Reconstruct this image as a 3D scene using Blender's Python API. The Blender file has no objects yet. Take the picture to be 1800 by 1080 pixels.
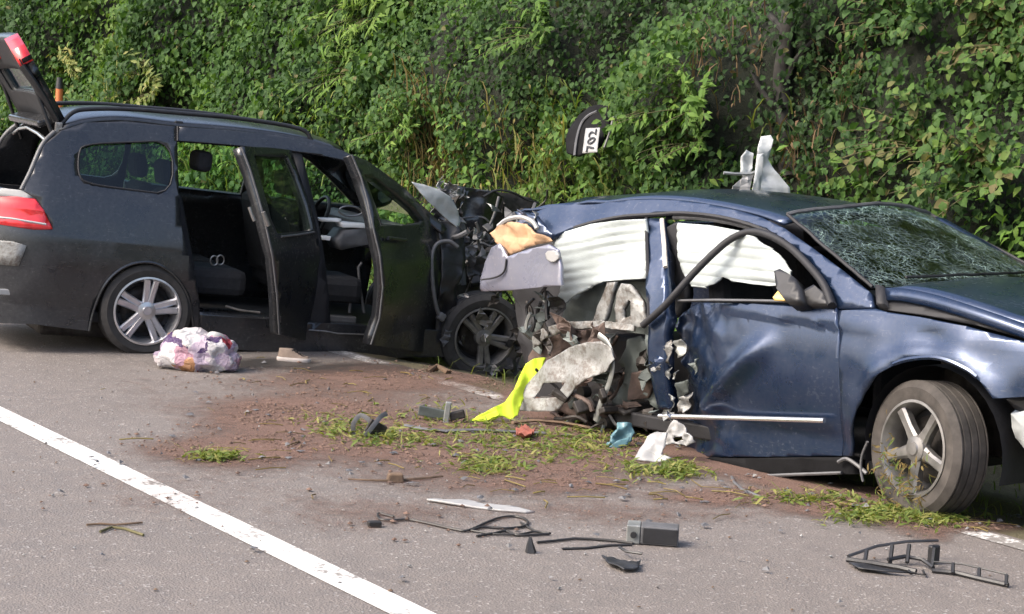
import bpy, bmesh, math, random
import numpy as np
from mathutils import Vector, Matrix, noise, geometry
from math import sin, cos, radians, pi

random.seed(7)
rng = np.random.default_rng(11)
SC = bpy.context.scene
COL = SC.collection

# ------------------------------------------------------------------ camera
FPX, CH, CPIT, CROL = 3500.0, 1.892, 0.103, 0.053
_f = Vector((0, cos(CPIT), -sin(CPIT)))
_u0 = Vector((0, sin(CPIT), cos(CPIT)))
_r0 = Vector((1, 0, 0))
C_R = _r0 * cos(CROL) + _u0 * sin(CROL)
C_U = _u0 * cos(CROL) - _r0 * sin(CROL)
C_F = _f
CO = Vector((0, 0, CH))
cam_d = bpy.data.cameras.new('camera')
cam_d.sensor_width = 36.0
cam_d.lens = 36.0 * FPX / 1800.0
cam_d.clip_start = 0.1
cam_d.clip_end = 2000
cam = bpy.data.objects.new('camera', cam_d)
COL.objects.link(cam)
cam.matrix_world = Matrix((
    (C_R.x, C_U.x, -C_F.x, CO.x),
    (C_R.y, C_U.y, -C_F.y, CO.y),
    (C_R.z, C_U.z, -C_F.z, CO.z),
    (0, 0, 0, 1)))
SC.camera = cam

# ------------------------------------------------------------------ light
SUN = Vector((-0.66, -0.26, 0.70)).normalized()      # towards the sun
world = bpy.data.worlds.new('World')
SC.world = world
world.use_nodes = True
wn = world.node_tree
for n in list(wn.nodes):
    wn.nodes.remove(n)
sky = wn.nodes.new('ShaderNodeTexSky')
sky.sky_type = 'NISHITA'
sky.sun_disc = False
sky.sun_elevation = math.asin(SUN.z)
sky.sun_rotation = math.atan2(SUN.x, SUN.y)
sky.air_density = 1.0
sky.dust_density = 5.5
sky.ozone_density = 1.0
bg = wn.nodes.new('ShaderNodeBackground')
bg.inputs['Strength'].default_value = 0.15
wo = wn.nodes.new('ShaderNodeOutputWorld')
wn.links.new(sky.outputs[0], bg.inputs[0])
wn.links.new(bg.outputs[0], wo.inputs[0])
sun_d = bpy.data.lights.new('sun', 'SUN')
sun_d.energy = 1.2
sun_d.angle = radians(20.0)
sun_d.color = (1.0, 0.95, 0.87)
sun = bpy.data.objects.new('sun', sun_d)
COL.objects.link(sun)
sun.rotation_euler = SUN.to_track_quat('Z', 'Y').to_euler()
SC.view_settings.view_transform = 'Standard'
SC.view_settings.look = 'None'
SC.view_settings.exposure = 1.25
SC.view_settings.gamma = 1.0
SC.view_settings.use_curve_mapping = False

# ------------------------------------------------------------------ road frame
TH = 0.58
NR = Vector((cos(TH), sin(TH), 0))      # across the road, away from the camera
DR = Vector((-sin(TH), cos(TH), 0))     # along the road, up the picture to the left
def road(t, d, z=0.0):
    p = DR * t + NR * d
    return Vector((p.x, p.y, z))
def verge_z(d):
    xs = [6.98, 7.25, 7.6, 8.1, 8.8, 9.4, 9.8]
    zs = [0.0, -.03, -.09, -.20, -.20, -.04, .2]
    return float(np.interp(d, xs, zs))

def ray(px, py):
    return C_F + C_R * ((px - 900) / FPX) - C_U * ((py - 540) / FPX)
def G(px, py, z=0.0):
    d = ray(px, py)
    return CO + d * ((z - CO.z) / d.z)
def GV(px, py):
    """point on the road or the verge under a line of sight"""
    p = G(px, py)
    for _ in range(20):
        p = G(px, py, verge_z(p.dot(NR)))
    return p
def on_depth(px, py, dist):
    return CO + ray(px, py) * dist

# ------------------------------------------------------------------ helpers: objects
def link(o):
    COL.objects.link(o)
    return o
def tag(o, label=None, cat=None, group=None, kind=None):
    if label: o['label'] = label
    if cat: o['category'] = cat
    if group: o['group'] = group
    if kind: o['kind'] = kind
    return o
def empty(name, mat=None):
    o = bpy.data.objects.new(name, None)
    o.empty_display_size = 0.1
    link(o)
    if mat is not None:
        o.matrix_world = mat
    return o
def mesh_obj(name, verts, faces, mat, parent=None, smooth=False):
    me = bpy.data.meshes.new(name)
    me.from_pydata([tuple(v) for v in verts], [], faces)
    me.update()
    if mat: me.materials.append(mat)
    if smooth:
        me.polygons.foreach_set('use_smooth', [True] * len(me.polygons))
    o = bpy.data.objects.new(name, me)
    link(o)
    if parent: o.parent = parent
    return o
def bm_obj(name, bm, mat, parent=None, smooth=False):
    me = bpy.data.meshes.new(name)
    bm.normal_update()
    bm.to_mesh(me)
    bm.free()
    if mat: me.materials.append(mat)
    if smooth:
        me.polygons.foreach_set('use_smooth', [True] * len(me.polygons))
    o = bpy.data.objects.new(name, me)
    link(o)
    if parent: o.parent = parent
    return o
def solid(o, th, off=-1):
    m = o.modifiers.new('solid', 'SOLIDIFY')
    m.thickness = th
    m.offset = off
    m.use_even_offset = False
    return o
def bevel(o, w, seg=2):
    m = o.modifiers.new('bevel', 'BEVEL')
    m.width = w
    m.segments = seg
    m.limit_method = 'ANGLE'
    m.angle_limit = radians(35)
    return o
def autosmooth(o, ang=40):
    me = o.data
    me.polygons.foreach_set('use_smooth', [True] * len(me.polygons))
    bm = bmesh.new(); bm.from_mesh(me)
    for e in bm.edges:
        if len(e.link_faces) == 2 and e.calc_face_angle(0) > radians(ang):
            e.smooth = False
    bm.to_mesh(me); bm.free()
    return o

def box_bm(bm, c, s, rot=None, taper=None):
    """box centred at c, full size s; rot is a Matrix 3x3; taper scales the top in x,y"""
    vs = []
    for k in (-1, 1):
        for a, b in ((-1, -1), (1, -1), (1, 1), (-1, 1)):
            f = (taper if (taper and k > 0) else (1, 1))
            v = Vector((a * s[0] / 2 * f[0], b * s[1] / 2 * f[1], k * s[2] / 2))
            if rot: v = rot @ v
            vs.append(bm.verts.new(v + Vector(c)))
    for f in ((3, 2, 1, 0), (4, 5, 6, 7), (0, 1, 5, 4), (1, 2, 6, 5), (2, 3, 7, 6), (3, 0, 4, 7)):
        bm.faces.new([vs[i] for i in f])
def box(name, c, s, mat, parent=None, rot=None, bev=0.0, taper=None):
    bm = bmesh.new()
    box_bm(bm, c, s, rot, taper)
    o = bm_obj(name, bm, mat, parent)
    if bev: bevel(o, bev)
    return o

def crspline(pts, n=6, closed=False):
    """Catmull-Rom through points (any dimension tuples/Vectors)"""
    P = [Vector(p) for p in pts]
    out = []
    m = len(P)
    rngs = range(m) if closed else range(m - 1)
    for i in rngs:
        p1, p2 = P[i], P[(i + 1) % m]
        p0 = P[(i - 1) % m] if (closed or i > 0) else p1 + (p1 - p2)
        p3 = P[(i + 2) % m] if (closed or i < m - 2) else p2 + (p2 - p1)
        for k in range(n):
            t = k / n
            out.append(0.5 * ((2 * p1) + (p2 - p0) * t + (2 * p0 - 5 * p1 + 4 * p2 - p3) * t * t + (3 * p1 - p0 - 3 * p2 + p3) * t ** 3))
    if not closed: out.append(P[-1])
    return out
def chaikin(pts, it=2):
    P = [Vector(p) for p in pts]
    for _ in range(it):
        Q = []
        for i in range(len(P)):
            a, b = P[i], P[(i + 1) % len(P)]
            Q += [a * .75 + b * .25, a * .25 + b * .75]
        P = Q
    return P

def tube_bm(bm, pts, r, seg=8, flat=None, cap=True):
    """sweep a circle (or flat ellipse) along points; r may be a list"""
    P = [Vector(p) for p in pts]
    n = len(P)
    rr = r if isinstance(r, (list, tuple)) else [r] * n
    if len(rr) != n:
        rr = list(np.interp(np.linspace(0, 1, n), np.linspace(0, 1, len(rr)), rr))
    prev = None
    rings = []
    for i in range(n):
        t = (P[min(i + 1, n - 1)] - P[max(i - 1, 0)])
        if t.length < 1e-9: t = Vector((0, 0, 1))
        t.normalize()
        if prev is None:
            a = Vector((0, 0, 1)) if abs(t.z) < .9 else Vector((1, 0, 0))
            nrm = t.cross(a).normalized()
        else:
            nrm = prev - t * prev.dot(t)
            nrm = nrm.normalized() if nrm.length > 1e-6 else t.orthogonal().normalized()
        prev = nrm
        bn = t.cross(nrm)
        fx = flat if flat else 1.0
        rings.append([bm.verts.new(P[i] + (nrm * cos(2 * pi * k / seg) + bn * sin(2 * pi * k / seg) * fx) * rr[i]) for k in range(seg)])
    for a, b in zip(rings[:-1], rings[1:]):
        for k in range(seg):
            bm.faces.new((a[k], a[(k + 1) % seg], b[(k + 1) % seg], b[k]))
    if cap:
        bm.faces.new(rings[0][::-1]); bm.faces.new(rings[-1])
def tube(name, pts, r, mat, parent=None, seg=8, flat=None):
    bm = bmesh.new()
    tube_bm(bm, pts, r, seg, flat)
    o = bm_obj(name, bm, mat, parent, smooth=True)
    return autosmooth(o, 50)

def loft(name, curves, mat, parent=None, thick=0.0, smooth=True, off=-1):
    """curves: list of equally long point lists"""
    m = len(curves[0]); V = []; Fc = []
    for c in curves: V += [Vector(p) for p in c]
    for i in range(len(curves) - 1):
        for j in range(m - 1):
            Fc.append((i * m + j, i * m + j + 1, (i + 1) * m + j + 1, (i + 1) * m + j))
    o = mesh_obj(name, V, Fc, mat, parent, smooth)
    if thick: solid(o, thick, off)
    return o
def resample(pts, n):
    P = [Vector(p) for p in pts]
    L = [0]
    for a, b in zip(P[:-1], P[1:]): L.append(L[-1] + (b - a).length)
    out = []
    for k in range(n):
        s = L[-1] * k / (n - 1)
        i = max(0, min(len(P) - 2, int(np.searchsorted(L, s) - 1)))
        seg = L[i + 1] - L[i]
        f = 0 if seg < 1e-9 else (s - L[i]) / seg
        out.append(P[i].lerp(P[i + 1], min(1, max(0, f))))
    return out

# ------------------------------------------------------------------ surfaces that lines of sight are laid on
class Plane:
    """plane in a frame M (4x4 world matrix of the parent); emb gives points in that frame"""
    def __init__(s, o, a, b, M=None):
        s.o = Vector(o); s.a = Vector(a).normalized()
        b = Vector(b); s.b = (b - s.a * b.dot(s.a)).normalized()
        s.n = s.a.cross(s.b)
        s.M = M if M is not None else Matrix.Identity(4)
        s.I = s.M.inverted()
    def uv(s, px, py):
        o = s.I @ CO; d = s.I.to_3x3() @ ray(px, py)
        t = (s.o - o).dot(s.n) / d.dot(s.n)
        p = o + d * t - s.o
        return Vector((p.dot(s.a), p.dot(s.b)))
    def emb(s, u, v, h=0.0):
        return s.o + s.a * u + s.b * v + s.n * h
    def pt(s, px, py, h=0.0):
        q = s.uv(px, py); return s.emb(q.x, q.y, h)
class Side:
    """curved flank of a car: y = ys(x,z) in the car frame; h pushes outwards (to -y)"""
    def __init__(s, ys, M):
        s.ys = ys; s.M = M; s.I = M.inverted()
    def uv(s, px, py):
        o = s.I @ CO; d = s.I.to_3x3() @ ray(px, py)
        y = -.88
        for _ in range(14):
            p = o + d * ((y - o.y) / d.y)
            y = y * .3 + s.ys(p.x, p.z) * .7
        return Vector((p.x, p.z))
    def emb(s, u, v, h=0.0):
        return Vector((u, s.ys(u, v) - h, v))
    def pt(s, px, py, h=0.0):
        q = s.uv(px, py); return s.emb(q.x, q.y, h)
class Door:
    """a flank swung open about a vertical hinge by an angle"""
    def __init__(s, hx, hy, ang, ys, M):
        s.h = Vector((hx, hy, 0)); s.d = Vector((-cos(ang), -sin(ang), 0)); s.n = Vector((sin(ang), -cos(ang), 0))
        s.ys = ys; s.M = M; s.I = M.inverted()
    def off(s, v):
        return -s.ys(1.0, v) - 0.90
    def uv(s, px, py):
        o = s.I @ CO; d = s.I.to_3x3() @ ray(px, py)
        k = 0.0
        for _ in range(14):
            t = ((s.h + s.n * k) - o).dot(s.n) / d.dot(s.n)
            p = o + d * t
            k = k * .3 + s.off(p.z) * .7
        return Vector(((p - s.h).dot(s.d), p.z))
    def emb(s, u, v, h=0.0):
        return s.h + s.d * u + s.n * (s.off(v) + h) + Vector((0, 0, v))
    def pt(s, px, py, h=0.0):
        q = s.uv(px, py); return s.emb(q.x, q.y, h)

def sheet(name, surf, outline, mat, parent=None, holes=(), th=0.006, grid=0.06, gv=None, disp=None, h=0.0, raw=False, smooth=True, mirror=False, off=-1):
    """panel cut from a surface: outline/holes in sight lines (or raw u,v), gridded, dented by disp(u,v)"""
    conv = (lambda P: [Vector((p[0], p[1])) for p in P]) if raw else (lambda P: [surf.uv(p[0], p[1]) for p in P])
    loops = [conv(outline)] + [conv(q) for q in holes]
    L3 = [[Vector((p.x, p.y, 0)) for p in l] for l in loops]
    tris = geometry.tessellate_polygon(L3)
    flat = [p for l in L3 for p in l]
    bm = bmesh.new()
    vs = [bm.verts.new(p) for p in flat]
    for t in tris:
        try: bm.faces.new([vs[i] for i in t])
        except ValueError: pass
    us = [p.x for p in flat]; ws = [p.y for p in flat]
    for ax, lo, hi in ((0, min(us), max(us)), (1, min(ws), max(ws))):
        gs = gv if (gv and ax == 1) else grid
        k = math.floor(lo / gs) + 1
        while k * gs < hi:
            co = [0, 0, 0]; co[ax] = k * gs + 1e-5
            no = [0, 0, 0]; no[ax] = 1
            bmesh.ops.bisect_plane(bm, geom=bm.verts[:] + bm.edges[:] + bm.faces[:], plane_co=co, plane_no=no, dist=1e-6)
            k += 1
    bmesh.ops.remove_doubles(bm, verts=bm.verts[:], dist=1e-5)
    for v in bm.verts:
        u, w = v.co.x, v.co.y
        v.co = surf.emb(u, w, h + (disp(u, w) if disp else 0.0))
        if mirror: v.co.y = -v.co.y
    bmesh.ops.recalc_face_normals(bm, faces=bm.faces[:])
    # outward normal: away from the parent's middle line
    s = 0.0
    for f in bm.faces:
        n = f.normal
        if isinstance(surf, Plane): s += n.dot(surf.n) * f.calc_area()
        elif isinstance(surf, Door): s += n.dot(surf.n) * f.calc_area()
        else: s += (n.y if mirror else -n.y) * f.calc_area()
    if s < 0: bmesh.ops.reverse_faces(bm, faces=bm.faces[:])
    o = bm_obj(name, bm, mat, parent, smooth)
    if th: solid(o, th, off)
    return o
def nz(x, y, z=0.0, s=1.0):
    return noise.noise(Vector((x * s, y * s, z * s)))
def sstep(a, b, x):
    t = max(0.0, min(1.0, (x - a) / (b - a))); return t * t * (3 - 2 * t)

# ------------------------------------------------------------------ materials
def new_mat(name):
    m = bpy.data.materials.new(name)
    m.use_nodes = True
    nt = m.node_tree
    b = nt.nodes['Principled BSDF']
    return m, nt, b
def N(nt, t, **kw):
    n = nt.nodes.new(t)
    for k, v in kw.items():
        if k in n.inputs: n.inputs[k].default_value = v
        else: setattr(n, k, v)
    return n
def coords(nt, which='Object'):
    return nt.nodes.new('ShaderNodeTexCoord').outputs[which]
def noise_n(nt, vec, scale, detail=4, rough=.55, dist=0.0):
    n = N(nt, 'ShaderNodeTexNoise', Scale=scale, Detail=detail, Roughness=rough, Distortion=dist)
    nt.links.new(vec, n.inputs['Vector'])
    return n.outputs['Fac']
def ramp(nt, fac, stops):
    r = nt.nodes.new('ShaderNodeValToRGB')
    e = r.color_ramp.elements
    while len(e) < len(stops): e.new(0.5)
    for k, (p, c) in enumerate(stops):
        e[k].position = p
        e[k].color = (c[0], c[1], c[2], 1) if not isinstance(c, (int, float)) else (c, c, c, 1)
    nt.links.new(fac, r.inputs[0])
    return r.outputs[0]
def mixc(nt, fac, a, b, mode='MIX'):
    m = nt.nodes.new('ShaderNodeMix'); m.data_type = 'RGBA'; m.blend_type = mode
    for s, v in ((m.inputs[0], fac), (m.inputs[6], a), (m.inputs[7], b)):
        if isinstance(v, bpy.types.NodeSocket): nt.links.new(v, s)
        elif isinstance(v, (int, float)): s.default_value = v
        else: s.default_value = (v[0], v[1], v[2], 1)
    return m.outputs[2]
def bump(nt, b, height, strength=.3, dist=.01):
    n = N(nt, 'ShaderNodeBump', Strength=strength, Distance=dist)
    nt.links.new(height, n.inputs['Height'])
    nt.links.new(n.outputs[0], b.inputs['Normal'])
def simple(name, col, rough=.5, metal=0.0, var=.25, scale=8, bmp=0.0, bscale=60, spec=.5, coat=0.0):
    m, nt, b = new_mat(name)
    c = coords(nt)
    f = noise_n(nt, c, scale, 5, .6)
    lo = [x * (1 - var) for x in col]; hi = [min(1, x * (1 + var)) for x in col]
    nt.links.new(ramp(nt, f, [(.3, lo), (.7, hi)]), b.inputs['Base Color'])
    b.inputs['Roughness'].default_value = rough
    b.inputs['Metallic'].default_value = metal
    b.inputs['Specular IOR Level'].default_value = spec
    if coat:
        b.inputs['Coat Weight'].default_value = coat
        b.inputs['Coat Roughness'].default_value = .08
    if bmp:
        bump(nt, b, noise_n(nt, c, bscale, 4), bmp, .006)
    return m

def grimy(name, col, rough=.5, metal=0.0, var=.25, scale=8, bmp=0.0, bscale=60):
    """bare or primed sheet with soil smears"""
    m, nt, b = new_mat(name)
    c = coords(nt)
    f = noise_n(nt, c, scale, 5, .6); g = noise_n(nt, c, 5, 6, .75, .8); q = noise_n(nt, c, 38, 4, .7)
    base = ramp(nt, f, [(.3, [x * .8 for x in col]), (.7, [min(1, x * 1.25) for x in col])])
    k = N(nt, 'ShaderNodeMath', operation='MULTIPLY'); nt.links.new(g, k.inputs[0]); nt.links.new(q, k.inputs[1])
    base = mixc(nt, ramp(nt, k.outputs[0], [(.20, 0.0), (.34, .8)]), base, (.10, .08, .065))
    nt.links.new(base, b.inputs['Base Color'])
    b.inputs['Roughness'].default_value = rough; b.inputs['Metallic'].default_value = metal
    bump(nt, b, mixc(nt, .5, q, g), .5, .012)
    return m
def paint(name, col, flake, dust, dcol=(.30, .27, .24)):
    """dusty metallic car paint: wear and dust with a shape of their own"""
    m, nt, b = new_mat(name)
    c = coords(nt)
    n1 = noise_n(nt, c, 3.2, 6, .65, .4)
    n2 = noise_n(nt, c, 45, 3, .6)
    d = N(nt, 'ShaderNodeMath', operation='MULTIPLY')
    nt.links.new(n1, d.inputs[0]); nt.links.new(n2, d.inputs[1])
    mask = ramp(nt, d.outputs[0], [(.16, 0.0), (.42, dust)])
    base = mixc(nt, mask, col, dcol)
    # scratches
    mp = N(nt, 'ShaderNodeMapping'); mp.inputs['Scale'].default_value = (3, 9, 60)
    nt.links.new(c, mp.inputs['Vector'])
    sc = ramp(nt, noise_n(nt, mp.outputs[0], 5, 2, .4), [(.70, 0.0), (.74, .35)])
    base = mixc(nt, sc, base, (.22, .22, .23))
    nt.links.new(base, b.inputs['Base Color'])
    b.inputs['Metallic'].default_value = flake
    nt.links.new(ramp(nt, n1, [(.3, .22), (.75, .42)]), b.inputs['Roughness'])
    b.inputs['Coat Weight'].default_value = .8
    nt.links.new(ramp(nt, d.outputs[0], [(.12, .10), (.4, .30)]), b.inputs['Coat Roughness'])
    bump(nt, b, noise_n(nt, c, 5, 2), .04, .02)
    return m

M = {}
M['black_paint'] = paint('black_paint', (.022, .024, .029), .4, .22, (.12, .118, .12))
M['navy_paint'] = paint('navy_paint', (.012, .031, .080), .62, .16, (.13, .13, .145))
M['scrape'] = grimy('scraped_paint', (.085, .095, .15), .4, .3, .3, 9)
M['lilac_paint'] = paint('dusty_silver_blue_paint', (.20, .21, .28), .4, .3, (.35, .33, .33))
M['black_plastic'] = simple('black_plastic', (.018, .018, .02), .45, 0, .35, 14, .15)
M['grey_plastic'] = simple('grey_plastic', (.10, .10, .105), .5, 0, .3, 12, .1)
M['matte_black'] = simple('matte_black_plastic', (.007, .007, .008), .8, 0, .3, 10, .2, 60, .15)
M['trim_dark'] = simple('dark_trim', (.014, .014, .017), .65, 0, .3, 10, .2)
M['seat'] = simple('seat_cloth', (.018, .019, .023), .9, 0, .3, 30, .3, 180)
M['rubber'] = simple('tyre_rubber', (.035, .033, .032), .8, 0, .3, 20, .2, 90)
M['muddy_rubber'] = simple('muddy_tyre_rubber', (.055, .048, .043), .85, 0, .5, 9, .35, 40)
M['alloy'] = simple('alloy_wheel', (.62, .62, .64), .3, .85, .15, 10)
M['alloy_dirty'] = simple('dirty_alloy', (.27, .262, .255), .42, .75, .35, 9)
M['alloy_dark'] = simple('scuffed_dark_alloy', (.20, .195, .19), .5, .7, .4, 9)
M['iron'] = simple('dark_iron', (.05, .045, .042), .6, .6, .5, 18, .3)
M['chrome'] = simple('bright_trim', (.86, .86, .87), .22, .9, .05, 10)
M['white_plastic'] = simple('white_plastic', (.33, .33, .33), .5, 0, .15, 8, .1)
M['galv'] = simple('bare_galvanised_sheet', (.30, .31, .30), .42, .5, .45, 7, .25, 25)
M['bare_sheet'] = simple('bare_bright_sheet', (.46, .48, .48), .5, .2, .2, 8, .15, 30)
M['galv_pale'] = grimy('pale_primer_sheet', (.26, .265, .26), .5, .2, .45, 7, .35, 26)
M['rust'] = simple('rusty_soiled_sheet', (.11, .078, .066), .75, .2, .5, 9, .5, 30)
M['olive'] = simple('soiled_greenish_sheet', (.10, .115, .11), .55, .35, .4, 6, .3, 25)
M['cardboard'] = simple('tan_board', (.46, .29, .17), .8, 0, .28, 9, .2)
M['belt'] = simple('beige_trim', (.48, .44, .40), .7, 0, .2, 12)
M['airbag'] = simple('airbag_cloth', (.44, .485, .485), .9, 0, .08, 9, .25, 120)
M['paper'] = simple('bright_white_cloth', (.82, .83, .83), .8, 0, .05, 20)
M['white_cloth'] = M['airbag']
M['tyre_tread'] = M['muddy_rubber']
M['teal'] = simple('teal_plastic', (.10, .20, .23), .35, 0, .25, 10, .1)
M['hivis'] = simple('fluorescent_cloth', (.50, .66, .03), .75, 0, .12, 12, .25, 40)
M['orange_plastic'] = simple('orange_plastic', (.55, .16, .05), .5, 0, .2, 10)
M['red_plastic'] = simple('red_scrap', (.26, .08, .055), .5, 0, .2, 10)
M['wood'] = simple('splintered_wood', (.13, .085, .055), .85, 0, .4, 14, .4, 50)
M['bark'] = simple('bark', (.022, .02, .018), .9, 0, .5, 9, .8, 22)
M['stem'] = simple('stem', (.10, .09, .04), .8, 0, .4, 9)
M['cable'] = simple('cable', (.02, .018, .017), .5, 0, .2, 10)
M['shoe_white'] = simple('shoe_sole', (.42, .38, .36), .6, 0, .15, 18)
M['shoe_tan'] = simple('shoe_upper', (.17, .13, .105), .8, 0, .25, 18, .2)
M['amber'] = simple('amber_scrap', (.80, .55, .18), .4, 0, .2, 10)

def lamp_mat():
    m, nt, b = new_mat('red_lamp_lens')
    c = coords(nt)
    f = noise_n(nt, c, 9, 3)
    nt.links.new(ramp(nt, f, [(.3, (.45, .006, .012)), (.7, (.75, .03, .035))]), b.inputs['Base Color'])
    b.inputs['Roughness'].default_value = .12
    b.inputs['Coat Weight'].default_value = 1
    return m
M['lamp'] = lamp_mat()
def glass(name, tint, rough=0.0, cracks=False, gloss=1.0):
    m, nt, b = new_mat(name)
    nt.nodes.remove(b)
    out = nt.nodes['Material Output']
    tr = N(nt, 'ShaderNodeBsdfTransparent'); tr.inputs[0].default_value = (*tint, 1)
    gl = N(nt, 'ShaderNodeBsdfGlossy'); gl.inputs[0].default_value = (gloss, gloss, gloss, 1); gl.inputs[1].default_value = .03 + rough
    fr = N(nt, 'ShaderNodeFresnel', IOR=1.5)
    mx = N(nt, 'ShaderNodeMixShader')
    nt.links.new(fr.outputs[0], mx.inputs[0]); nt.links.new(tr.outputs[0], mx.inputs[1]); nt.links.new(gl.outputs[0], mx.inputs[2])
    last = mx.outputs[0]
    if cracks:
        c = coords(nt)
        di = N(nt, 'ShaderNodeTexNoise', Scale=4.0, Detail=3)
        nt.links.new(c, di.inputs['Vector'])
        vm = mixc(nt, .16, c, di.outputs['Color'])
        facs = []
        for sc, w in ((3.6, .008), (13.0, .035), (42.0, .10)):
            v = N(nt, 'ShaderNodeTexVoronoi', Scale=sc); v.feature = 'DISTANCE_TO_EDGE'
            nt.links.new(vm, v.inputs['Vector'])
            facs.append(ramp(nt, v.outputs['Distance'], [(0.0, 1.0), (w, 0.0)]))
        patch = ramp(nt, noise_n(nt, c, 3.5, 4, .6, .6), [(.36, 0.0), (.58, 1.0)])
        big = mixc(nt, 1.0, facs[0], ramp(nt, noise_n(nt, c, 2.0, 3), [(.40, 0.0), (.65, .8)]), 'MULTIPLY')
        mid = mixc(nt, 1.0, facs[1], patch, 'MULTIPLY')
        fine = mixc(nt, 1.0, facs[2], patch, 'MULTIPLY')
        s = mixc(nt, 1.0, mixc(nt, 1.0, big, mid, 'ADD'), fine, 'ADD')
        s = mixc(nt, 1.0, s, (.40, .40, .40), 'MULTIPLY')
        df = N(nt, 'ShaderNodeBsdfDiffuse'); df.inputs[0].default_value = (.30, .42, .38, 1)
        mx2 = N(nt, 'ShaderNodeMixShader')
        nt.links.new(s, mx2.inputs[0]); nt.links.new(last, mx2.inputs[1]); nt.links.new(df.outputs[0], mx2.inputs[2])
        last = mx2.outputs[0]
        bp = N(nt, 'ShaderNodeBump', Strength=.5, Distance=.01)
        nt.links.new(s, bp.inputs['Height']); nt.links.new(bp.outputs[0], gl.inputs['Normal'])
    nt.links.new(last, out.inputs['Surface'])
    return m
M['glass_dark'] = glass('privacy_glass', (.30, .42, .38))
M['glass'] = glass('green_glass', (.72, .86, .80))
M['glass_crack'] = glass('shattered_windscreen', (.40, .56, .50), .08, True)
M['headlamp'] = simple('headlamp_shell', (.40, .42, .42), .15, 0, .1, 10, coat=1.0)

def asphalt_mat():
    m, nt, b = new_mat('asphalt')
    c = coords(nt)
    big = noise_n(nt, c, .55, 5, .6, .3)
    mid = noise_n(nt, c, 6, 5, .65)
    fine = noise_n(nt, c, 120, 3, .7)
    vor = N(nt, 'ShaderNodeTexVoronoi', Scale=95.0)
    nt.links.new(c, vor.inputs['Vector'])
    col = ramp(nt, big, [(.28, (.112, .103, .098)), (.5, (.150, .136, .127)), (.72, (.19, .170, .157))])
    col = mixc(nt, .55, col, ramp(nt, mid, [(.3, (.09, .082, .078)), (.7, (.20, .179, .165))]), 'MIX')
    col = mixc(nt, .5, col, ramp(nt, fine, [(.25, (.065, .055, .050)), (.5, (.165, .14, .126)), (.78, (.30, .26, .235))]))
    st = ramp(nt, vor.outputs['Color'], [(.84, 0.0), (.90, .6)])
    col = mixc(nt, st, col, (.40, .38, .36))
    st2 = ramp(nt, vor.outputs['Color'], [(.08, .5), (.14, 0.0)])
    col = mixc(nt, st2, col, (.055, .052, .05))
    nt.links.new(col, b.inputs['Base Color'])
    nt.links.new(ramp(nt, mid, [(.3, .62), (.7, .85)]), b.inputs['Roughness'])
    h = mixc(nt, .5, fine, vor.outputs['Distance'])
    bump(nt, b, h, .55, .012)
    return m
M['asphalt'] = asphalt_mat()
def line_mat(wear):
    m, nt, b = new_mat('road_paint')
    c = coords(nt)
    f = noise_n(nt, c, 42, 5, .7); g = noise_n(nt, c, 5, 4, .6)
    k = N(nt, 'ShaderNodeMath', operation='MULTIPLY'); nt.links.new(f, k.inputs[0]); nt.links.new(g, k.inputs[1])
    mask = ramp(nt, k.outputs[0], [(wear, 0.0), (wear + .05, 1.0)])
    col = mixc(nt, mask, (.20, .185, .17), mixc(nt, f, (.50, .49, .475), (.66, .65, .63)))
    nt.links.new(col, b.inputs['Base Color'])
    b.inputs['Roughness'].default_value = .7
    bump(nt, b, f, .35, .006)
    return m
M['line'] = line_mat(.162)
M['line_worn'] = line_mat(.235)
def soil_mat(name, a, b_, c_):
    m, nt, b = new_mat(name)
    c = coords(nt)
    f = noise_n(nt, c, 7, 6, .7); g = noise_n(nt, c, 60, 4, .7)
    col = mixc(nt, .5, ramp(nt, f, [(.3, a), (.5, b_), (.72, c_)]), ramp(nt, g, [(.3, a), (.7, c_)]))
    nt.links.new(col, b.inputs['Base Color']); b.inputs['Roughness'].default_value = .92
    bump(nt, b, g, .8, .03)
    return m
M['soil'] = soil_mat('soil', (.055, .04, .028), (.10, .075, .05), (.16, .125, .085))
M['verge'] = soil_mat('verge_soil', (.075, .06, .04), (.13, .105, .065), (.17, .17, .08))
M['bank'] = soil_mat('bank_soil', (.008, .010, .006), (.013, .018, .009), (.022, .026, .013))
M['clod'] = simple('red_brown_soil_crumbs', (.13, .082, .062), .95, 0, .45, 25, .5, 80)
M['meadow'] = soil_mat('meadow', (.03, .05, .015), (.05, .075, .02), (.08, .10, .03))
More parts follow.
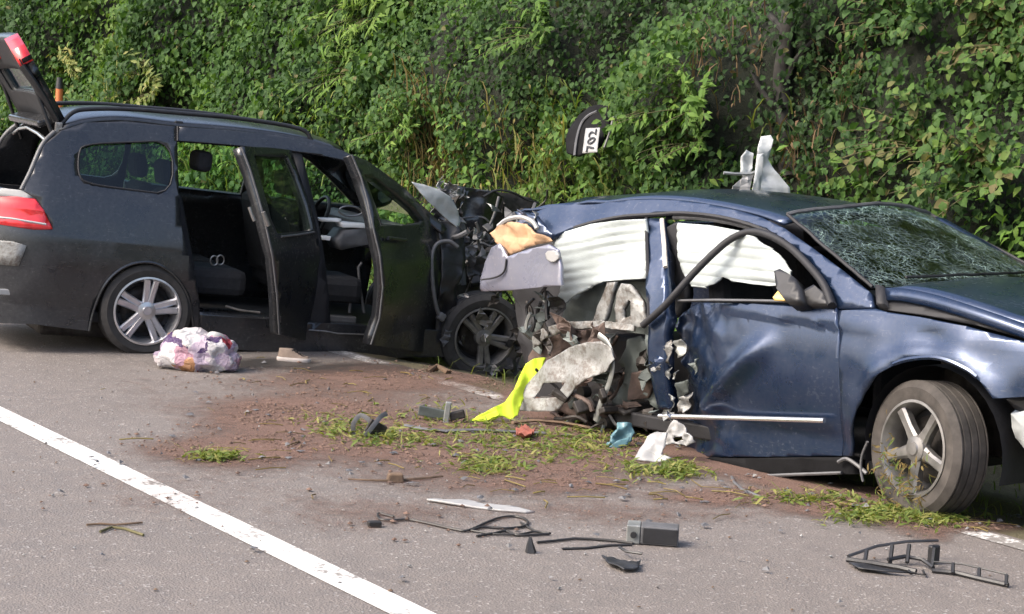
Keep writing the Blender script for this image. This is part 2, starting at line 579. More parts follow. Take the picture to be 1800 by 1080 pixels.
def dirt_film():
    m, nt, b = new_mat('dirt_film')
    c = coords(nt)
    f = noise_n(nt, c, 2.2, 6, .7, .5); g = noise_n(nt, c, 11, 6, .8, .4); q = noise_n(nt, c, 110, 3, .7)
    col = mixc(nt, .6, ramp(nt, f, [(.3, (.070, .036, .027)), (.7, (.19, .102, .076))]), ramp(nt, q, [(.36, (.028, .017, .013)), (.5, (.13, .078, .06)), (.64, (.30, .20, .155))]))
    nt.links.new(col, b.inputs['Base Color']); b.inputs['Roughness'].default_value = .95
    at = N(nt, 'ShaderNodeAttribute'); at.attribute_name = 'cover'
    s = N(nt, 'ShaderNodeMath', operation='MULTIPLY_ADD'); nt.links.new(g, s.inputs[0]); s.inputs[1].default_value = .9
    a2 = N(nt, 'ShaderNodeMath', operation='ADD')
    nt.links.new(at.outputs['Fac'], s.inputs[2])
    nt.links.new(s.outputs[0], a2.inputs[0])
    q2 = N(nt, 'ShaderNodeMath', operation='MULTIPLY'); nt.links.new(q, q2.inputs[0]); q2.inputs[1].default_value = .5
    nt.links.new(q2.outputs[0], a2.inputs[1])
    r = ramp(nt, a2.outputs[0], [(.95, 0.0), (1.25, .92)])
    # ramp clamps at 1, so scale first
    sc = N(nt, 'ShaderNodeMath', operation='MULTIPLY'); nt.links.new(a2.outputs[0], sc.inputs[0]); sc.inputs[1].default_value = .5
    r = ramp(nt, sc.outputs[0], [(.42, 0.0), (.64, .88)])
    nt.links.new(r, b.inputs['Alpha'])
    bump(nt, b, g, .6, .02)
    return m
M['dirt_film'] = dirt_film()

def leaf_mat(name, stops, trans=.32, rough=.58, spec=.16):
    m, nt, b = new_mat(name)
    out = nt.nodes['Material Output']
    at = N(nt, 'ShaderNodeAttribute'); at.attribute_name = 'tint'
    col = ramp(nt, at.outputs['Fac'], stops)
    c = coords(nt)
    col = mixc(nt, .25, col, ramp(nt, noise_n(nt, c, 35, 3), [(.3, (.02, .03, .01)), (.7, (.12, .16, .05))]))
    nt.links.new(col, b.inputs['Base Color'])
    b.inputs['Roughness'].default_value = rough
    b.inputs['Specular IOR Level'].default_value = spec
    tl = N(nt, 'ShaderNodeBsdfTranslucent')
    nt.links.new(mixc(nt, 1.0, col, (1.15, 1.25, .55), 'MULTIPLY'), tl.inputs[0])
    mx = N(nt, 'ShaderNodeMixShader'); mx.inputs[0].default_value = trans
    nt.links.new(b.outputs[0], mx.inputs[1]); nt.links.new(tl.outputs[0], mx.inputs[2])
    nt.links.new(mx.outputs[0], out.inputs['Surface'])
    return m
M['ivy'] = leaf_mat('ivy_leaf', [(0, (.016, .045, .020)), (.35, (.036, .092, .028)), (.65, (.066, .145, .034)), (.88, (.125, .215, .046)), (1, (.16, .13, .06))])
M['lance'] = leaf_mat('long_leaf', [(0, (.06, .13, .03)), (.5, (.13, .25, .045)), (1, (.23, .34, .07))], .35)
M['dry'] = leaf_mat('dry_leaf', [(0, (.10, .06, .03)), (.5, (.22, .15, .06)), (1, (.34, .27, .11))], .25, .7, .2)
M['grass'] = leaf_mat('grass_blade', [(0, (.07, .12, .025)), (.5, (.17, .23, .045)), (1, (.36, .33, .11))], .35, .55, .3)
M['fern_brown'] = leaf_mat('withered_frond', [(0, (.09, .05, .035)), (.5, (.16, .09, .06)), (1, (.24, .15, .09))], .2, .8, .2)

# ------------------------------------------------------------------ ground, road, verge, bank
def strip(name, d0, d1, t0, t1, mat, z0, nt=2, nd=2, zf=None, kind='structure'):
    V = []; Fc = []
    for i in range(nt + 1):
        for j in range(nd + 1):
            d = d0 + (d1 - d0) * j / nd; t = t0 + (t1 - t0) * i / nt
            p = road(t, d, (zf(t, d) if zf else 0) + z0); V.append(p)
    for i in range(nt):
        for j in range(nd):
            a = i * (nd + 1) + j
            Fc.append((a, a + 1, a + nd + 2, a + nd + 1))
    o = mesh_obj(name, V, Fc, mat)
    if zf: o.data.polygons.foreach_set('use_smooth', [True] * len(o.data.polygons))
    # faces up
    if o.data.polygons[0].normal.z < 0:
        o.data.flip_normals()
    return tag(o, kind=kind)
g = mesh_obj('ground', [(-700, -700, -.5), (700, -700, -.5), (700, 700, -.5), (-700, 700, -.5)], [(0, 1, 2, 3)], M['meadow'])
tag(g, kind='structure')
strip('road', -6.0, 6.99, -60, 120, M['asphalt'], 0.0, 1, 1)
strip('near_meadow', -160, -6.0, -60, 120, M['meadow'], -.02, 1, 1)
strip('center_line', 3.585, 3.745, -60, 120, M['line'], .004, 1, 1)
strip('edge_line', 6.80, 6.94, -60, 120, M['line_worn'], .004, 1, 1)
def vz(t, d):
    return verge_z(d) + (.025 * nz(t * 1.7, d * 1.7) + .02 * nz(t * 5, d * 5)) * sstep(7.0, 7.3, d)
strip('verge', 6.985, 9.8, 2, 60, M['verge'], -.002, 420, 22, vz)

BSL = 0.42        # how far the bank leans back per metre of height
def bank_d(t, z):
    b = .75 * nz(t * .5, z * .6, 3.1) + .42 * nz(t * 1.2, z * 1.3, 7.7)
    return 9.55 + BSL * max(0, z) + b * sstep(-.1, .8, z)
def bank_pt(t, z, off=0.0):
    # off pushes out of the bank, towards the road and up
    nv = (-NR + Vector((0, 0, BSL))).normalized()
    return road(t, bank_d(t, z), z) + nv * off
V = []; Fc = []
nt_, nz_ = 150, 34
for i in range(nt_ + 1):
    for j in range(nz_ + 1):
        V.append(bank_pt(2 + 40 * i / nt_, -.3 + 7.8 * j / nz_))
for i in range(nt_):
    for j in range(nz_):
        a = i * (nz_ + 1) + j
        Fc.append((a, a + nz_ + 1, a + nz_ + 2, a + 1))
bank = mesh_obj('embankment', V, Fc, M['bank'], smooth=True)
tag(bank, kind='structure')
def bank_hit(px, py):
    """where a line of sight meets the bank -> (t, z)"""
    d = ray(px, py); s = 8.0
    for _ in range(60):
        p = CO + d * s
        e = bank_d(p.dot(DR), p.z) - p.dot(NR)
        s += e / d.dot(NR) * .7
    return p.dot(DR), p.z

# ---- leaves: arrays of small bent faces
def leaves_obj(name, P, Nv, Up, size, aspect, tint, mat, fold=.18, droop=.15, parent=None):
    """one leaf per row: six corners, folded on the midrib and drooping at the tip"""
    n = len(P)
    Nv = Nv / np.linalg.norm(Nv, axis=1, keepdims=True)
    Up = Up - Nv * np.sum(Up * Nv, 1, keepdims=True)
    Up = Up / (np.linalg.norm(Up, axis=1, keepdims=True) + 1e-9)
    Sd = np.cross(Up, Nv)
    L = size[:, None]; W = (size * aspect)[:, None]
    base = P - Up * L * .5
    tip = P + Up * L * .5 - Nv * L * droop
    m1 = P - Up * L * .12
    m2 = P + Up * L * .2 - Nv * L * droop * .3
    l1 = m1 + Sd * W * .5 + Nv * W * fold; r1 = m1 - Sd * W * .5 + Nv * W * fold
    l2 = m2 + Sd * W * .36 + Nv * W * fold * .7; r2 = m2 - Sd * W * .36 + Nv * W * fold * .7
    V = np.stack([base, l1, r1, m1, l2, r2, m2, tip], 1).reshape(-1, 3).astype(np.float32)
    # faces: base-m1-l1, base-r1-m1, m1-m2-l2-l1, m1-r1-r2-m2, m2-tip-l2, m2-r2-tip
    k = np.arange(n)[:, None] * 8
    idx = np.concatenate([k + np.array([[0, 3, 1]]), k + np.array([[0, 2, 3]]), k + np.array([[3, 6, 4, 1]]), k + np.array([[3, 2, 5, 6]]), k + np.array([[6, 7, 4]]), k + np.array([[6, 5, 7]])], 1)
    sizes = np.tile(np.array([3, 3, 4, 4, 3, 3]), n)
    me = bpy.data.meshes.new(name)
    me.vertices.add(len(V)); me.vertices.foreach_set('co', V.ravel())
    flat = idx.ravel().astype(np.int32)
    me.loops.add(len(flat)); me.loops.foreach_set('vertex_index', flat)
    st = np.concatenate([[0], np.cumsum(sizes)[:-1]]).astype(np.int32)
    me.polygons.add(len(sizes)); me.polygons.foreach_set('loop_start', st)
    me.polygons.foreach_set('loop_total', sizes.astype(np.int32))
    me.polygons.foreach_set('use_smooth', np.ones(len(sizes), dtype=bool))
    me.update(calc_edges=True)
    a = me.attributes.new('tint', 'FLOAT', 'POINT')
    a.data.foreach_set('value', np.repeat(np.clip(tint, 0, 1), 8).astype(np.float32))
    me.materials.append(mat)
    o = bpy.data.objects.new(name, me)
    link(o)
    if parent: o.parent = parent
    return o
NRa = np.array(NR); DRa = np.array(DR); Za = np.array([0, 0, 1.0])
BN = np.array((-NR + Vector((0, 0, BSL))).normalized())
def vnoise(a, b, s, seed=0.0):
    return np.array([noise.noise(Vector((x * s, y * s, seed))) for x, y in zip(a, b)])
_bd = np.vectorize(bank_d)

def ivy_layer(n, tmin, tmax, zmin, zmax, smin, smax, depth, seed, tint0):
    t = rng.uniform(tmin, tmax, n); z = rng.uniform(zmin, zmax, n)
    cl = vnoise(t, z, 1.6, seed) + .6 * vnoise(t, z, 4.0, seed + 9)
    keep = rng.random(n) < np.clip(.82 + .8 * cl, .42, 1)
    t, z, cl = t[keep], z[keep], cl[keep]
    n = len(t)
    off = .02 + depth * rng.random(n) ** 1.6 + .22 * np.clip(cl, -.2, .9)
    d = _bd(t, z)
    P = t[:, None] * DRa + d[:, None] * NRa + z[:, None] * Za + BN * off[:, None]
    Nv = BN + rng.normal(0, .55, (n, 3)) + Za * .15
    Up = -Za * 1.0 + rng.normal(0, .55, (n, 3)) + BN * .2
    size = rng.uniform(smin, smax, n) * (1 + .25 * cl)
    region = vnoise(t, z, .55, seed + 31)
    tint = tint0 + .30 * rng.normal(0, .5, n) + .75 * region + .2 * cl
    dead = rng.random(n) < .012
    tint = np.where(dead, .99, np.clip(tint, 0, .9))
    return P, Nv, Up, size, tint
Ls = [ivy_layer(95000, 4, 20, -.2, 4.3, .030, .080, .30, 1.0, .42),
      ivy_layer(85000, 18, 36, -.2, 4.6, .06, .11, .34, 5.0, .45),
      ivy_layer(22000, 3, 38, 4.2, 7.3, .12, .22, .5, 8.0, .42)]
ivy = leaves_obj('ivy_cover', *[np.concatenate([l[k] for l in Ls]) for k in range(3)], np.concatenate([l[3] for l in Ls]), .8, np.concatenate([l[4] for l in Ls]), M['ivy'])
tag(ivy, 'dense green ivy and creepers covering the steep bank behind both cars', 'ivy', kind='stuff')

# ------------------------------------------------------------------ wheels
def wheel(parent, centre, axis_rot, style, R=.325, W=.22, rim_r=.235, alloy='alloy', tyre='rubber', skip=()):
    """road wheel, face towards local -y; a wheel holds a tyre, a rim and its spokes"""
    root = bpy.data.objects.new('wheel', None); root.empty_display_size = .1
    link(root); root.parent = parent
    root.matrix_local = Matrix.Translation(centre) @ axis_rot.to_4x4()
    seg = 56
    def lathe(prof):
        V = []; Fc = []
        m = len(prof)
        for i in range(seg):
            a = 2 * pi * i / seg
            for (r, y) in prof: V.append((r * cos(a), y, r * sin(a)))
        for i in range(seg):
            for j in range(m - 1):
                a = i * m + j; b = ((i + 1) % seg) * m + j
                Fc.append((a, a + 1, b + 1, b))
        return V, Fc
    hw = W / 2
    prof = [(rim_r - .012, hw - .02), (rim_r + .004, hw - .006), (rim_r + .03, hw), (R - .035, hw + .004), (R - .012, hw - .012)]
    k = 0
    for g in range(4):      # tread grooves
        yc = hw - .035 - g * (W - .07) / 3
        prof += [(R, yc + .012), (R, yc + .006), (R - .009, yc + .004), (R - .009, yc - .004), (R, yc - .006)]
    prof += [(R, -hw + .022), (R - .012, -hw + .012), (R - .035, -hw - .004), (rim_r + .03, -hw), (rim_r + .004, -hw + .006), (rim_r - .012, -hw + .02)]
    V, Fc = lathe(prof)
    ty = mesh_obj('tyre', V, Fc, M[tyre], root, True); autosmooth(ty, 35)
    V, Fc = lathe([(rim_r + .003, -hw + .012), (rim_r + .005, -hw - .001), (rim_r - .008, -hw - .003), (rim_r - .016, -hw + .012), (rim_r - .03, -hw + .05), (rim_r - .04, 0), (rim_r - .02, hw - .01)])
    rm = mesh_obj('rim', V, Fc, M[alloy], root, True); autosmooth(rm, 35)
    V, Fc = lathe([(.0, .02), (.10, .02), (.165, .01), (.165, .03), (.0, .035)])
    bd = mesh_obj('brake_disc', V, Fc, M['iron'], root, True)
    V, Fc = lathe([(.16, hw * .3), (rim_r - .03, hw * .3)])
    bk = mesh_obj('inner_barrel', V, Fc, M['trim_dark'], root)
    bmh = bmesh.new()
    ys = -hw + .028
    hub = lathe([(.0, ys - .026), (.030, ys - .026), (.034, ys - .018), (.062, ys - .012), (.068, ys + .01), (.068, ys + .03)])
    hb = mesh_obj('hub', hub[0], hub[1], M[alloy], root, True); autosmooth(hb, 35)
    for i in range(5):
        if i in skip: continue
        a = 2 * pi * i / 5 + style['rot']
        bm = bmesh.new()
        er = Vector((cos(a), 0, sin(a))); et = Vector((-sin(a), 0, cos(a))); ey = Vector((0, 1, 0))
        if style['kind'] == 'split':
            arms = ((-1, .016, .032, .024), (1, .016, .032, .024))
        else:
            arms = ((0, 0, 0, .030),)
        for sgn, o0, o1, w in arms:
            st = []
            for r, t in ((.045, 0), (.12, .35), (rim_r - .02, 1)):
                c = er * r + et * sgn * (o0 + (o1 - o0) * t) + ey * (ys - .012 + .010 * (1 - t) + (.022 if t == 1 else 0) * 0)
                ww = w * (1.0 if style['kind'] == 'split' else (1.25 - .45 * math.sin(t * 2.6)))
                st.append([bm.verts.new(c + et * x * ww + ey * y) for x, y in ((-1, .006), (-.6, -.006), (.6, -.006), (1, .006), (.8, .045), (-.8, .045))])
            for s0, s1 in zip(st[:-1], st[1:]):
                for q in range(6):
                    bm.faces.new((s0[q], s0[(q + 1) % 6], s1[(q + 1) % 6], s1[q]))
        bmesh.ops.recalc_face_normals(bm, faces=bm.faces[:])
        sp = bm_obj('spoke', bm, M[alloy], root); autosmooth(sp, 40)
        if style['kind'] == 'split':    # dark web between the two arms
            bm = bmesh.new()
            c0 = er * .06 + ey * (ys + .004); c1 = er * (rim_r - .03) + ey * (ys + .01)
            vs = [bm.verts.new(p) for p in (c0 - et * .012, c0 + et * .012, c1 + et * .04, c1 - et * .04)]
            bm.faces.new(vs)
            w_ = bm_obj('web', bm, M['trim_dark'], sp)
    return root

def car_matrix(p, yaw, pitch, roll):
    return Matrix.Translation(p) @ (Matrix.Rotation(yaw, 3, 'Z') @ Matrix.Rotation(-pitch, 3, 'Y') @ Matrix.Rotation(roll, 3, 'X')).to_4x4()
def mir(p): return Vector((p[0], -p[1], p[2]))

# ================================================================== black estate car
BM_ = car_matrix((-2.923, 14.631, -.003), .442, -.054, .015)
bcar = empty('estate_car', BM_)
tag(bcar, 'dark slate estate car with open tailgate, both side doors open and crushed front', 'car')
def ysb(x, z):
    if z < 1.1: y = .90 - .10 * ((max(z, .3) - .62) / .5) ** 2
    else: y = .808 - .45 * (z - 1.1)
    w = max(0, -.70 - x); y -= 1.0 * w * w
    w = max(0, x - 2.3); y -= .25 * w * w
    return -y
BS = Side(ysb, BM_)
def bden(u, v):
    return .006 * nz(u * 2, v * 2, 1.0) + .004 * math.exp(-((v - .78) / .03) ** 2)
win = [(p.x, p.y) for p in chaikin([(137, 306), (138, 270), (146, 254), (230, 250), (303, 248), (304, 343), (230, 334), (150, 323)], 2)]
arch = [(341, 596), (338, 560), (330, 520), (312, 490), (288, 470), (262, 461), (232, 464), (205, 478), (183, 502), (168, 535), (160, 562), (156, 582)]
quarter = [(106, 230), (150, 216), (220, 213), (312, 223), (312, 246), (313, 300), (315, 350), (320, 405), (331, 445), (343, 485), (351, 530), (354, 598)] + arch + [(110, 577), (60, 570), (0, 568), (-22, 566), (-30, 520), (-33, 470), (-30, 420), (-22, 392), (30, 393), (91, 403), (78, 372), (64, 351), (38, 334), (54, 302), (74, 256)]
qp = sheet('quarter_panel', BS, quarter, M['black_paint'], bcar, [win], th=.02, grid=.06, disp=bden)
sheet('quarter_panel', BS, quarter, M['black_paint'], bcar, [win], th=.02, grid=.12, mirror=True)
gw = [(p[0] + (220 - p[0]) * -.005, p[1]) for p in win]
for mr in (False, True):
    sheet('quarter_glass', BS, gw, M['glass_dark'], bcar, th=0, h=-.012, grid=.2, mirror=mr)
# window surround
tube('window_seal', [BS.pt(x, y, .002) for x, y in win + win[:1]], .007, M['trim_dark'], qp, 6)
# wheel arch lip and liner
tube('arch_lip', [BS.pt(x, y, .004) for x, y in crspline(arch, 3)], .010, M['black_paint'], qp, 6)
def liner(name, c, R, parent, side=-1, w=.55, a0=-15, a1=195, y0=.84):
    V = []; Fc = []; n = 18
    for i in range(n + 1):
        a = radians(a0 + (a1 - a0) * i / n)
        for yy in (y0, y0 - w):
            V.append((c[0] + R * cos(a), side * yy, c[2] + R * sin(a)))
    for i in range(n): Fc.append((2 * i, 2 * i + 1, 2 * i + 3, 2 * i + 2))
    k = len(V); V.append((c[0], side * (y0 - w), c[2]))
    for i in range(n): Fc.append((2 * i + 1, k, 2 * i + 3))
    return mesh_obj(name, V, Fc, M['trim_dark'], parent, True)
liner('wheel_housing', (-.02, 0, .30), .385, bcar)
liner('wheel_housing', (-.02, 0, .30), .385, bcar, side=1)
# roof
rb = crspline([(104, 228), (150, 214), (220, 210), (312, 220), (400, 227), (480, 236), (545, 248), (604, 266)], 4)
near = resample([BS.pt(p.x, p.y) for p in rb], 26)
cur = []
for k in range(15):
    u = k / 14
    cur.append([Vector((p.x, p.y + (-p.y - p.y) * u, p.z + .075 * (1 - (2 * u - 1) ** 2) ** .8)) for p in near])
loft('roof', cur, M['black_paint'], bcar, .02)
# roof side frame with A pillar
rf = [(312, 223), (400, 229), (480, 237), (545, 248), (600, 264), (650, 288), (700, 324), (745, 364), (786, 402), (778, 412), (736, 378), (690, 338), (645, 304), (615, 284), (560, 272), (500, 264), (430, 257), (312, 247)]
sheet('roof_frame', BS, rf, M['black_paint'], bcar, th=.03, grid=.08)
tube('far_roof_frame', [mir(BS.pt(x, y)) for x, y in ((312, 235), (400, 242), (480, 250), (545, 259), (606, 274), (648, 296), (694, 331), (740, 371), (782, 407))], .032, M['black_paint'], bcar, 8)
tube('frame_joint', [BS.pt(312, y, .004) for y in (222, 235, 248)], .008, M['trim_dark'], bcar, 6)
# far flank: closed doors and their glass
far_low = [(.16, 1.13), (.20, .8), (.36, .55), (.38, .2), (2.25, .2), (2.3, .6), (2.2, 1.09), (1.2, 1.10)]
sheet('far_doors', BS, far_low, M['black_paint'], bcar, th=.06, grid=.2, raw=True, mirror=True)
sheet('far_pillar', BS, [(1.10, 1.08), (1.22, 1.08), (1.20, 1.58), (1.12, 1.58)], M['trim_dark'], bcar, th=.06, grid=.2, raw=True, mirror=True)
sheet('far_window', BS, [(.16, 1.12), (1.10, 1.10), (1.12, 1.56), (.2, 1.56)], M['glass'], bcar, th=0, grid=.3, raw=True, mirror=True, h=-.02)
sheet('far_window', BS, [(1.22, 1.10), (2.1, 1.09), (1.5, 1.5), (1.20, 1.56)], M['glass'], bcar, th=0, grid=.3, raw=True, mirror=True, h=-.02)
# sill, floor, B pillar
sheet('rocker_panel', BS, [(346, 552), (450, 560), (560, 568), (700, 576), (800, 584), (800, 628), (700, 630), (560, 624), (352, 612)], M['black_paint'], bcar, th=.12, grid=.1, h=-.01)  # sill, its lower strip lengthened to stand in for the shadow underneath
tube('sill_glint', [BS.pt(x, y, .012) for x, y in ((396, 538), (420, 545), (456, 549))], .008, M['alloy_dirty'], bcar, 6)  # bright tube stands in for light reflected along the sill
tube('sill_glint', [BS.pt(x, y, .012) for x, y in ((542, 580), (570, 582), (592, 586), (640, 588))], .006, M['alloy_dirty'], bcar, 6)  # second painted reflection, further forward on the sill
box('floor', (1.0, 0, .24), (3.2, 1.55, .08), M['trim_dark'], bcar, bev=.01)
box('underbody', (.6, 0, .15), (2.6, 1.2, .16), M['iron'], bcar, bev=.03)
sheet('centre_pillar', BS, [(512, 262), (532, 266), (548, 330), (566, 410), (578, 500), (584, 572), (545, 568), (552, 480), (545, 400), (528, 330)], M['trim_dark'], bcar, th=.10, grid=.1, h=-.03)
# rear end: lamp, bumper face, opening rim
lampo = [(-24, 346), (30, 346), (62, 350), (78, 373), (92, 403), (60, 404), (0, 395), (-24, 393)]
tl = sheet('tail_lamp', BS, lampo, M['lamp'], bcar, th=.05, grid=.05, h=.012, disp=lambda u, v: .010 * sin(v * 60))
tube('lamp_strip', [BS.pt(x, y, .018) for x, y in ((-18, 380), (20, 384), (50, 389), (80, 394))], .007, M['headlamp'], tl, 6)
sheet('tail_lamp', BS, lampo, M['lamp'], bcar, th=.05, grid=.1, h=.012, mirror=True)
sheet('lamp_cap', BS, [(-24, 334), (6, 331), (50, 336), (60, 349), (-24, 345)], M['white_plastic'], bcar, th=.03, grid=.05, h=-.002)
# rear face between the flanks (below the open hatch)
xr = [-1.07, -1.12, -1.155, -1.155, -1.13]
zr = [1.06, .9, .72, .45, .16]
cur = []
for k in range(13):
    u = -1 + 2 * k / 12
    cur.append([Vector((x + .05 + .14 * abs(u) ** 3, u * .72, z)) for x, z in zip(xr, zr)])
loft('rear_bumper', cur, M['black_paint'], bcar, .03)
for sgn in (-1,):
    RP = Plane((-1.10, -.74, .6), (-.55, .84, 0), (0, 0, 1), BM_)
box('bumper_reflector', BS.pt(6, 513, .012), (.13, .02, .04), M['white_plastic'], bcar, bev=.006)
sheet('bumper_scuff', BS, [(-25, 421), (20, 424), (46, 432), (32, 468), (-25, 463)], M['galv_pale'], bcar, th=.006, grid=.08, h=.012)
# hatch opening rim
rim = crspline([BS.pt(96, 232, -.01), BS.pt(74, 256, -.005), BS.pt(54, 302, -.005), BS.pt(38, 334, -.005)], 4)
tube('hatch_seal', rim, .017, M['grey_plastic'], bcar, 8)
tube('hatch_seal', [mir(p) for p in rim], .017, M['grey_plastic'], bcar, 8)
tube('hatch_seal', [p + Vector((-.06, 0, -.10)) for p in [near[0], near[0] + Vector((-.02, .3, .05)), Vector((near[0].x - .03, 0, near[0].z + .075)), mir(near[0]) + Vector((-.02, -.3, .05)), mir(near[0])]], .014, M['chrome'], bcar, 8)
# luggage space
box('boot_floor', (-.55, 0, .58), (1.0, 1.3, .05), M['seat'], bcar)
for s in (-1, 1):
    box('boot_wall', (-.5, s * .66, .8), (1.0, .06, .45), M['trim_dark'], bcar)
# open tailgate
hx, hz = near[0].x - .02, near[0].z + .03
ang = radians(55)
TD = Vector((-cos(ang), 0, sin(ang)))
TG = Plane((hx, 0, hz), (0, -1, 0), TD, BM_)
def hatch_w(v): return .60 + .10 * sstep(.0, .5, v)
outl = [(-.56, .0), (.56, .0), (.60, .20), (.61, .36), (.58, .48), (.50, .57), (.34, .64), (-.34, .64), (-.50, .57), (-.58, .48), (-.61, .36), (-.60, .20)]
hole = [(-.46, .22), (.46, .22), (.50, .40), (-.50, .40)]
def hbow(u, v): return -.10 * (1 - (u / .7) ** 2) * (.3 + .7 * v)
hatch = sheet('tailgate', TG, outl, M['black_paint'], bcar, [hole], th=.07, grid=.12, raw=True, disp=hbow)
sheet('tailgate_lining', TG, outl, M['trim_dark'], hatch, [hole], th=.01, grid=.12, raw=True, h=.015, disp=hbow)
sheet('rear_window', TG, hole, M['glass_dark'], hatch, th=0, grid=.12, raw=True, disp=lambda u, v: hbow(u, v) - .02)
for s in (-1, 1):
    sheet('tail_lamp', TG, [(s * .585, .46), (s * .51, .575), (s * .34, .65), (s * .28, .48)], M['lamp'], hatch, th=.10, grid=.1, raw=True, disp=lambda u, v: hbow(u, v) + .03)
    tube('gas_strut', [Vector((hx + .02, -s * .62, hz - .16)), TG.emb(s * .58, .36, -.02)], .014, M['black_plastic'], hatch, 8)
    tube('hatch_trim', [TG.emb(s * .57, .02, -.02), TG.emb(s * .60, .2, -.02), TG.emb(s * .61, .34, -.01), TG.emb(s * .585, .46, .0)], .035, M['black_plastic'], hatch, 8, .7)
box('hatch_hinge', (hx + .02, -.60, hz - .05), (.05, .03, .14), M['galv_pale'], hatch, bev=.008)
box('spoiler', TG.emb(0, .03, .02), (.16, 1.05, .05), M['black_paint'], hatch, Matrix.Rotation(radians(-20), 3, 'Y'), .015)
# roof rails
for mr in (False, True):
    pts = [BS.pt(x, y, .0) for x, y in ((108, 222), (130, 210), (160, 204), (230, 204), (320, 211), (430, 221), (530, 238), (552, 248))]
    pts = [Vector((p.x, p.y + .05, p.z + (.0 if i in (0, 7) else .045))) for i, p in enumerate(pts)]
    P_ = [mir(p) if mr else p for p in crspline(pts, 4)]
    rr = tube('roof_rail', P_, .016, M['black_plastic'], bcar, 8)
    f = BS.pt(317, 222); f = Vector((f.x, f.y + .05, f.z + .0))
    box('rail_foot', mir(f) if mr else f, (.06, .03, .07), M['black_plastic'], rr, bev=.008)
# rear wheels
wheel(bcar, (-.02, -.79, .315), Matrix.Rotation(0, 3, 'Z'), {'kind': 'split', 'rot': .22}, R=.322, rim_r=.236)
wheel(bcar, (-.02, .79, .315), Matrix.Rotation(pi, 3, 'Z'), {'kind': 'split', 'rot': .6}, R=.322, rim_r=.236)
# displaced front wheel
wheel(bcar, (2.58, -.82, .27), Matrix.Rotation(radians(-6), 3, 'Z') @ Matrix.Rotation(radians(5), 3, 'X'), {'kind': 'split', 'rot': 1.1}, R=.33, rim_r=.232, alloy='alloy_dark', tyre='rubber', skip=(2,))
wheel(bcar, (2.6, .79, .27), Matrix.Rotation(pi, 3, 'Z'), {'kind': 'split', 'rot': .1}, R=.322, rim_r=.236, alloy='alloy_dark')

# open rear door
hA = BS.pt(557, 420)
DRr = Door(hA.x, -.90, radians(40), ysb, BM_)
rd = [(424, 258), (440, 300), (455, 350), (468, 400), (479, 450), (487, 520), (491, 588), (525, 596), (562, 604), (566, 500), (560, 420), (545, 358), (524, 302), (512, 264), (470, 259)]
rw = [(447, 272), (506, 276), (522, 312), (540, 362), (550, 404), (520, 409), (488, 411), (476, 384), (462, 330)]
rdo = sheet('rear_door', DRr, rd, M['black_paint'], bcar, [rw], th=.075, grid=.07, disp=lambda u, v: .012 * math.exp(-((v - .8) / .05) ** 2))
sheet('window', DRr, rw, M['glass_dark'], rdo, th=0, grid=.2, h=-.02)
tube('door_handle', [DRr.pt(x, y, .035) for x, y in ((455, 372), (460, 384), (465, 396))], .017, M['alloy_dirty'], rdo, 8)
tube('door_latch', [DRr.pt(x, y, .006) for x, y in ((437, 364), (441, 376), (446, 388))], .014, M['alloy_dirty'], rdo, 8)
tube('belt_moulding', [DRr.pt(x, y, .012) for x, y in ((492, 416), (520, 413), (550, 408))], .008, M['grey_plastic'], rdo, 6)
tube('door_edge_highlight', [DRr.pt(x, y, .0) for x, y in ((424, 258), (440, 300), (455, 350), (468, 400), (479, 450), (487, 520), (491, 588))], .008, M['grey_plastic'], rdo, 6)  # rear edge of the door, its highlight put in as grey
# open front door
hB = BS.pt(764, 420)
DFr = Door(hB.x, -.90, radians(36), ysb, BM_)
fd = [(618, 272), (634, 310), (646, 352), (656, 400), (668, 450), (673, 505), (667, 560), (652, 606), (700, 615), (766, 622), (772, 560), (776, 480), (776, 430), (770, 398), (744, 366), (708, 330), (675, 302), (648, 283)]
fw = [(641, 306), (664, 314), (698, 342), (728, 368), (744, 388), (706, 397), (670, 393), (656, 354)]
fdo = sheet('front_door', DFr, fd, M['black_paint'], bcar, [fw], th=.075, grid=.07, disp=lambda u, v: .012 * math.exp(-((v - .8) / .05) ** 2) + .02 * nz(u * 3, v * 3, 5))
sheet('window', DFr, fw, M['glass'], fdo, th=0, grid=.2, h=-.02)
tube('door_edge_highlight', [DFr.pt(x, y, .0) for x, y in ((618, 272), (634, 310), (646, 352), (656, 400), (668, 450), (673, 505), (667, 560), (652, 606))], .008, M['grey_plastic'], fdo, 6)  # edge picked out in grey in place of a highlight
tube('door_handle', [DFr.pt(x, y, .03) for x, y in ((676, 418), (694, 420), (708, 422))], .014, M['black_paint'], fdo, 8)
# windscreen
ws = []
a = BS.pt(606, 268); b = BS.pt(772, 394)
for k in range(9):
    u = -1 + 2 * k / 8
    ws.append([Vector((p.x - .10 * u * u + .10, -p.y * u * 1.0, p.z + .05 * (1 - u * u) * (1 - i / 6))) for i, p in enumerate([a.lerp(b, i / 6) for i in range(7)])])
loft('windscreen', ws, M['glass'], bcar)
# seats
def seat(parent, x, y, w=.5, hr=True):
    s = box('seat', (x + .22, y, .52), (.5, w, .2), M['seat'], parent, bev=.06)
    box('backrest', (x - .06, y, .85), (.16, w, .62), M['seat'], s, Matrix.Rotation(radians(-14), 3, 'Y'), .06, (.9, .8))
    if hr: box('headrest', (x - .15, y, 1.27), (.10, .27, .18), M['seat'], s, Matrix.Rotation(radians(-10), 3, 'Y'), .04)
    return s
seat(bcar, .30, -.38, .55); seat(bcar, .30, .38, .55)
seat(bcar, 1.22, -.36, .5); seat(bcar, 1.22, .38, .5)
p_ = Plane((0, -.38, 0), (1, 0, 0), (0, 0, 1), BM_).pt(353, 283)
box('headrest', p_, (.12, .26, .15), M['seat'], bcar, bev=.04)
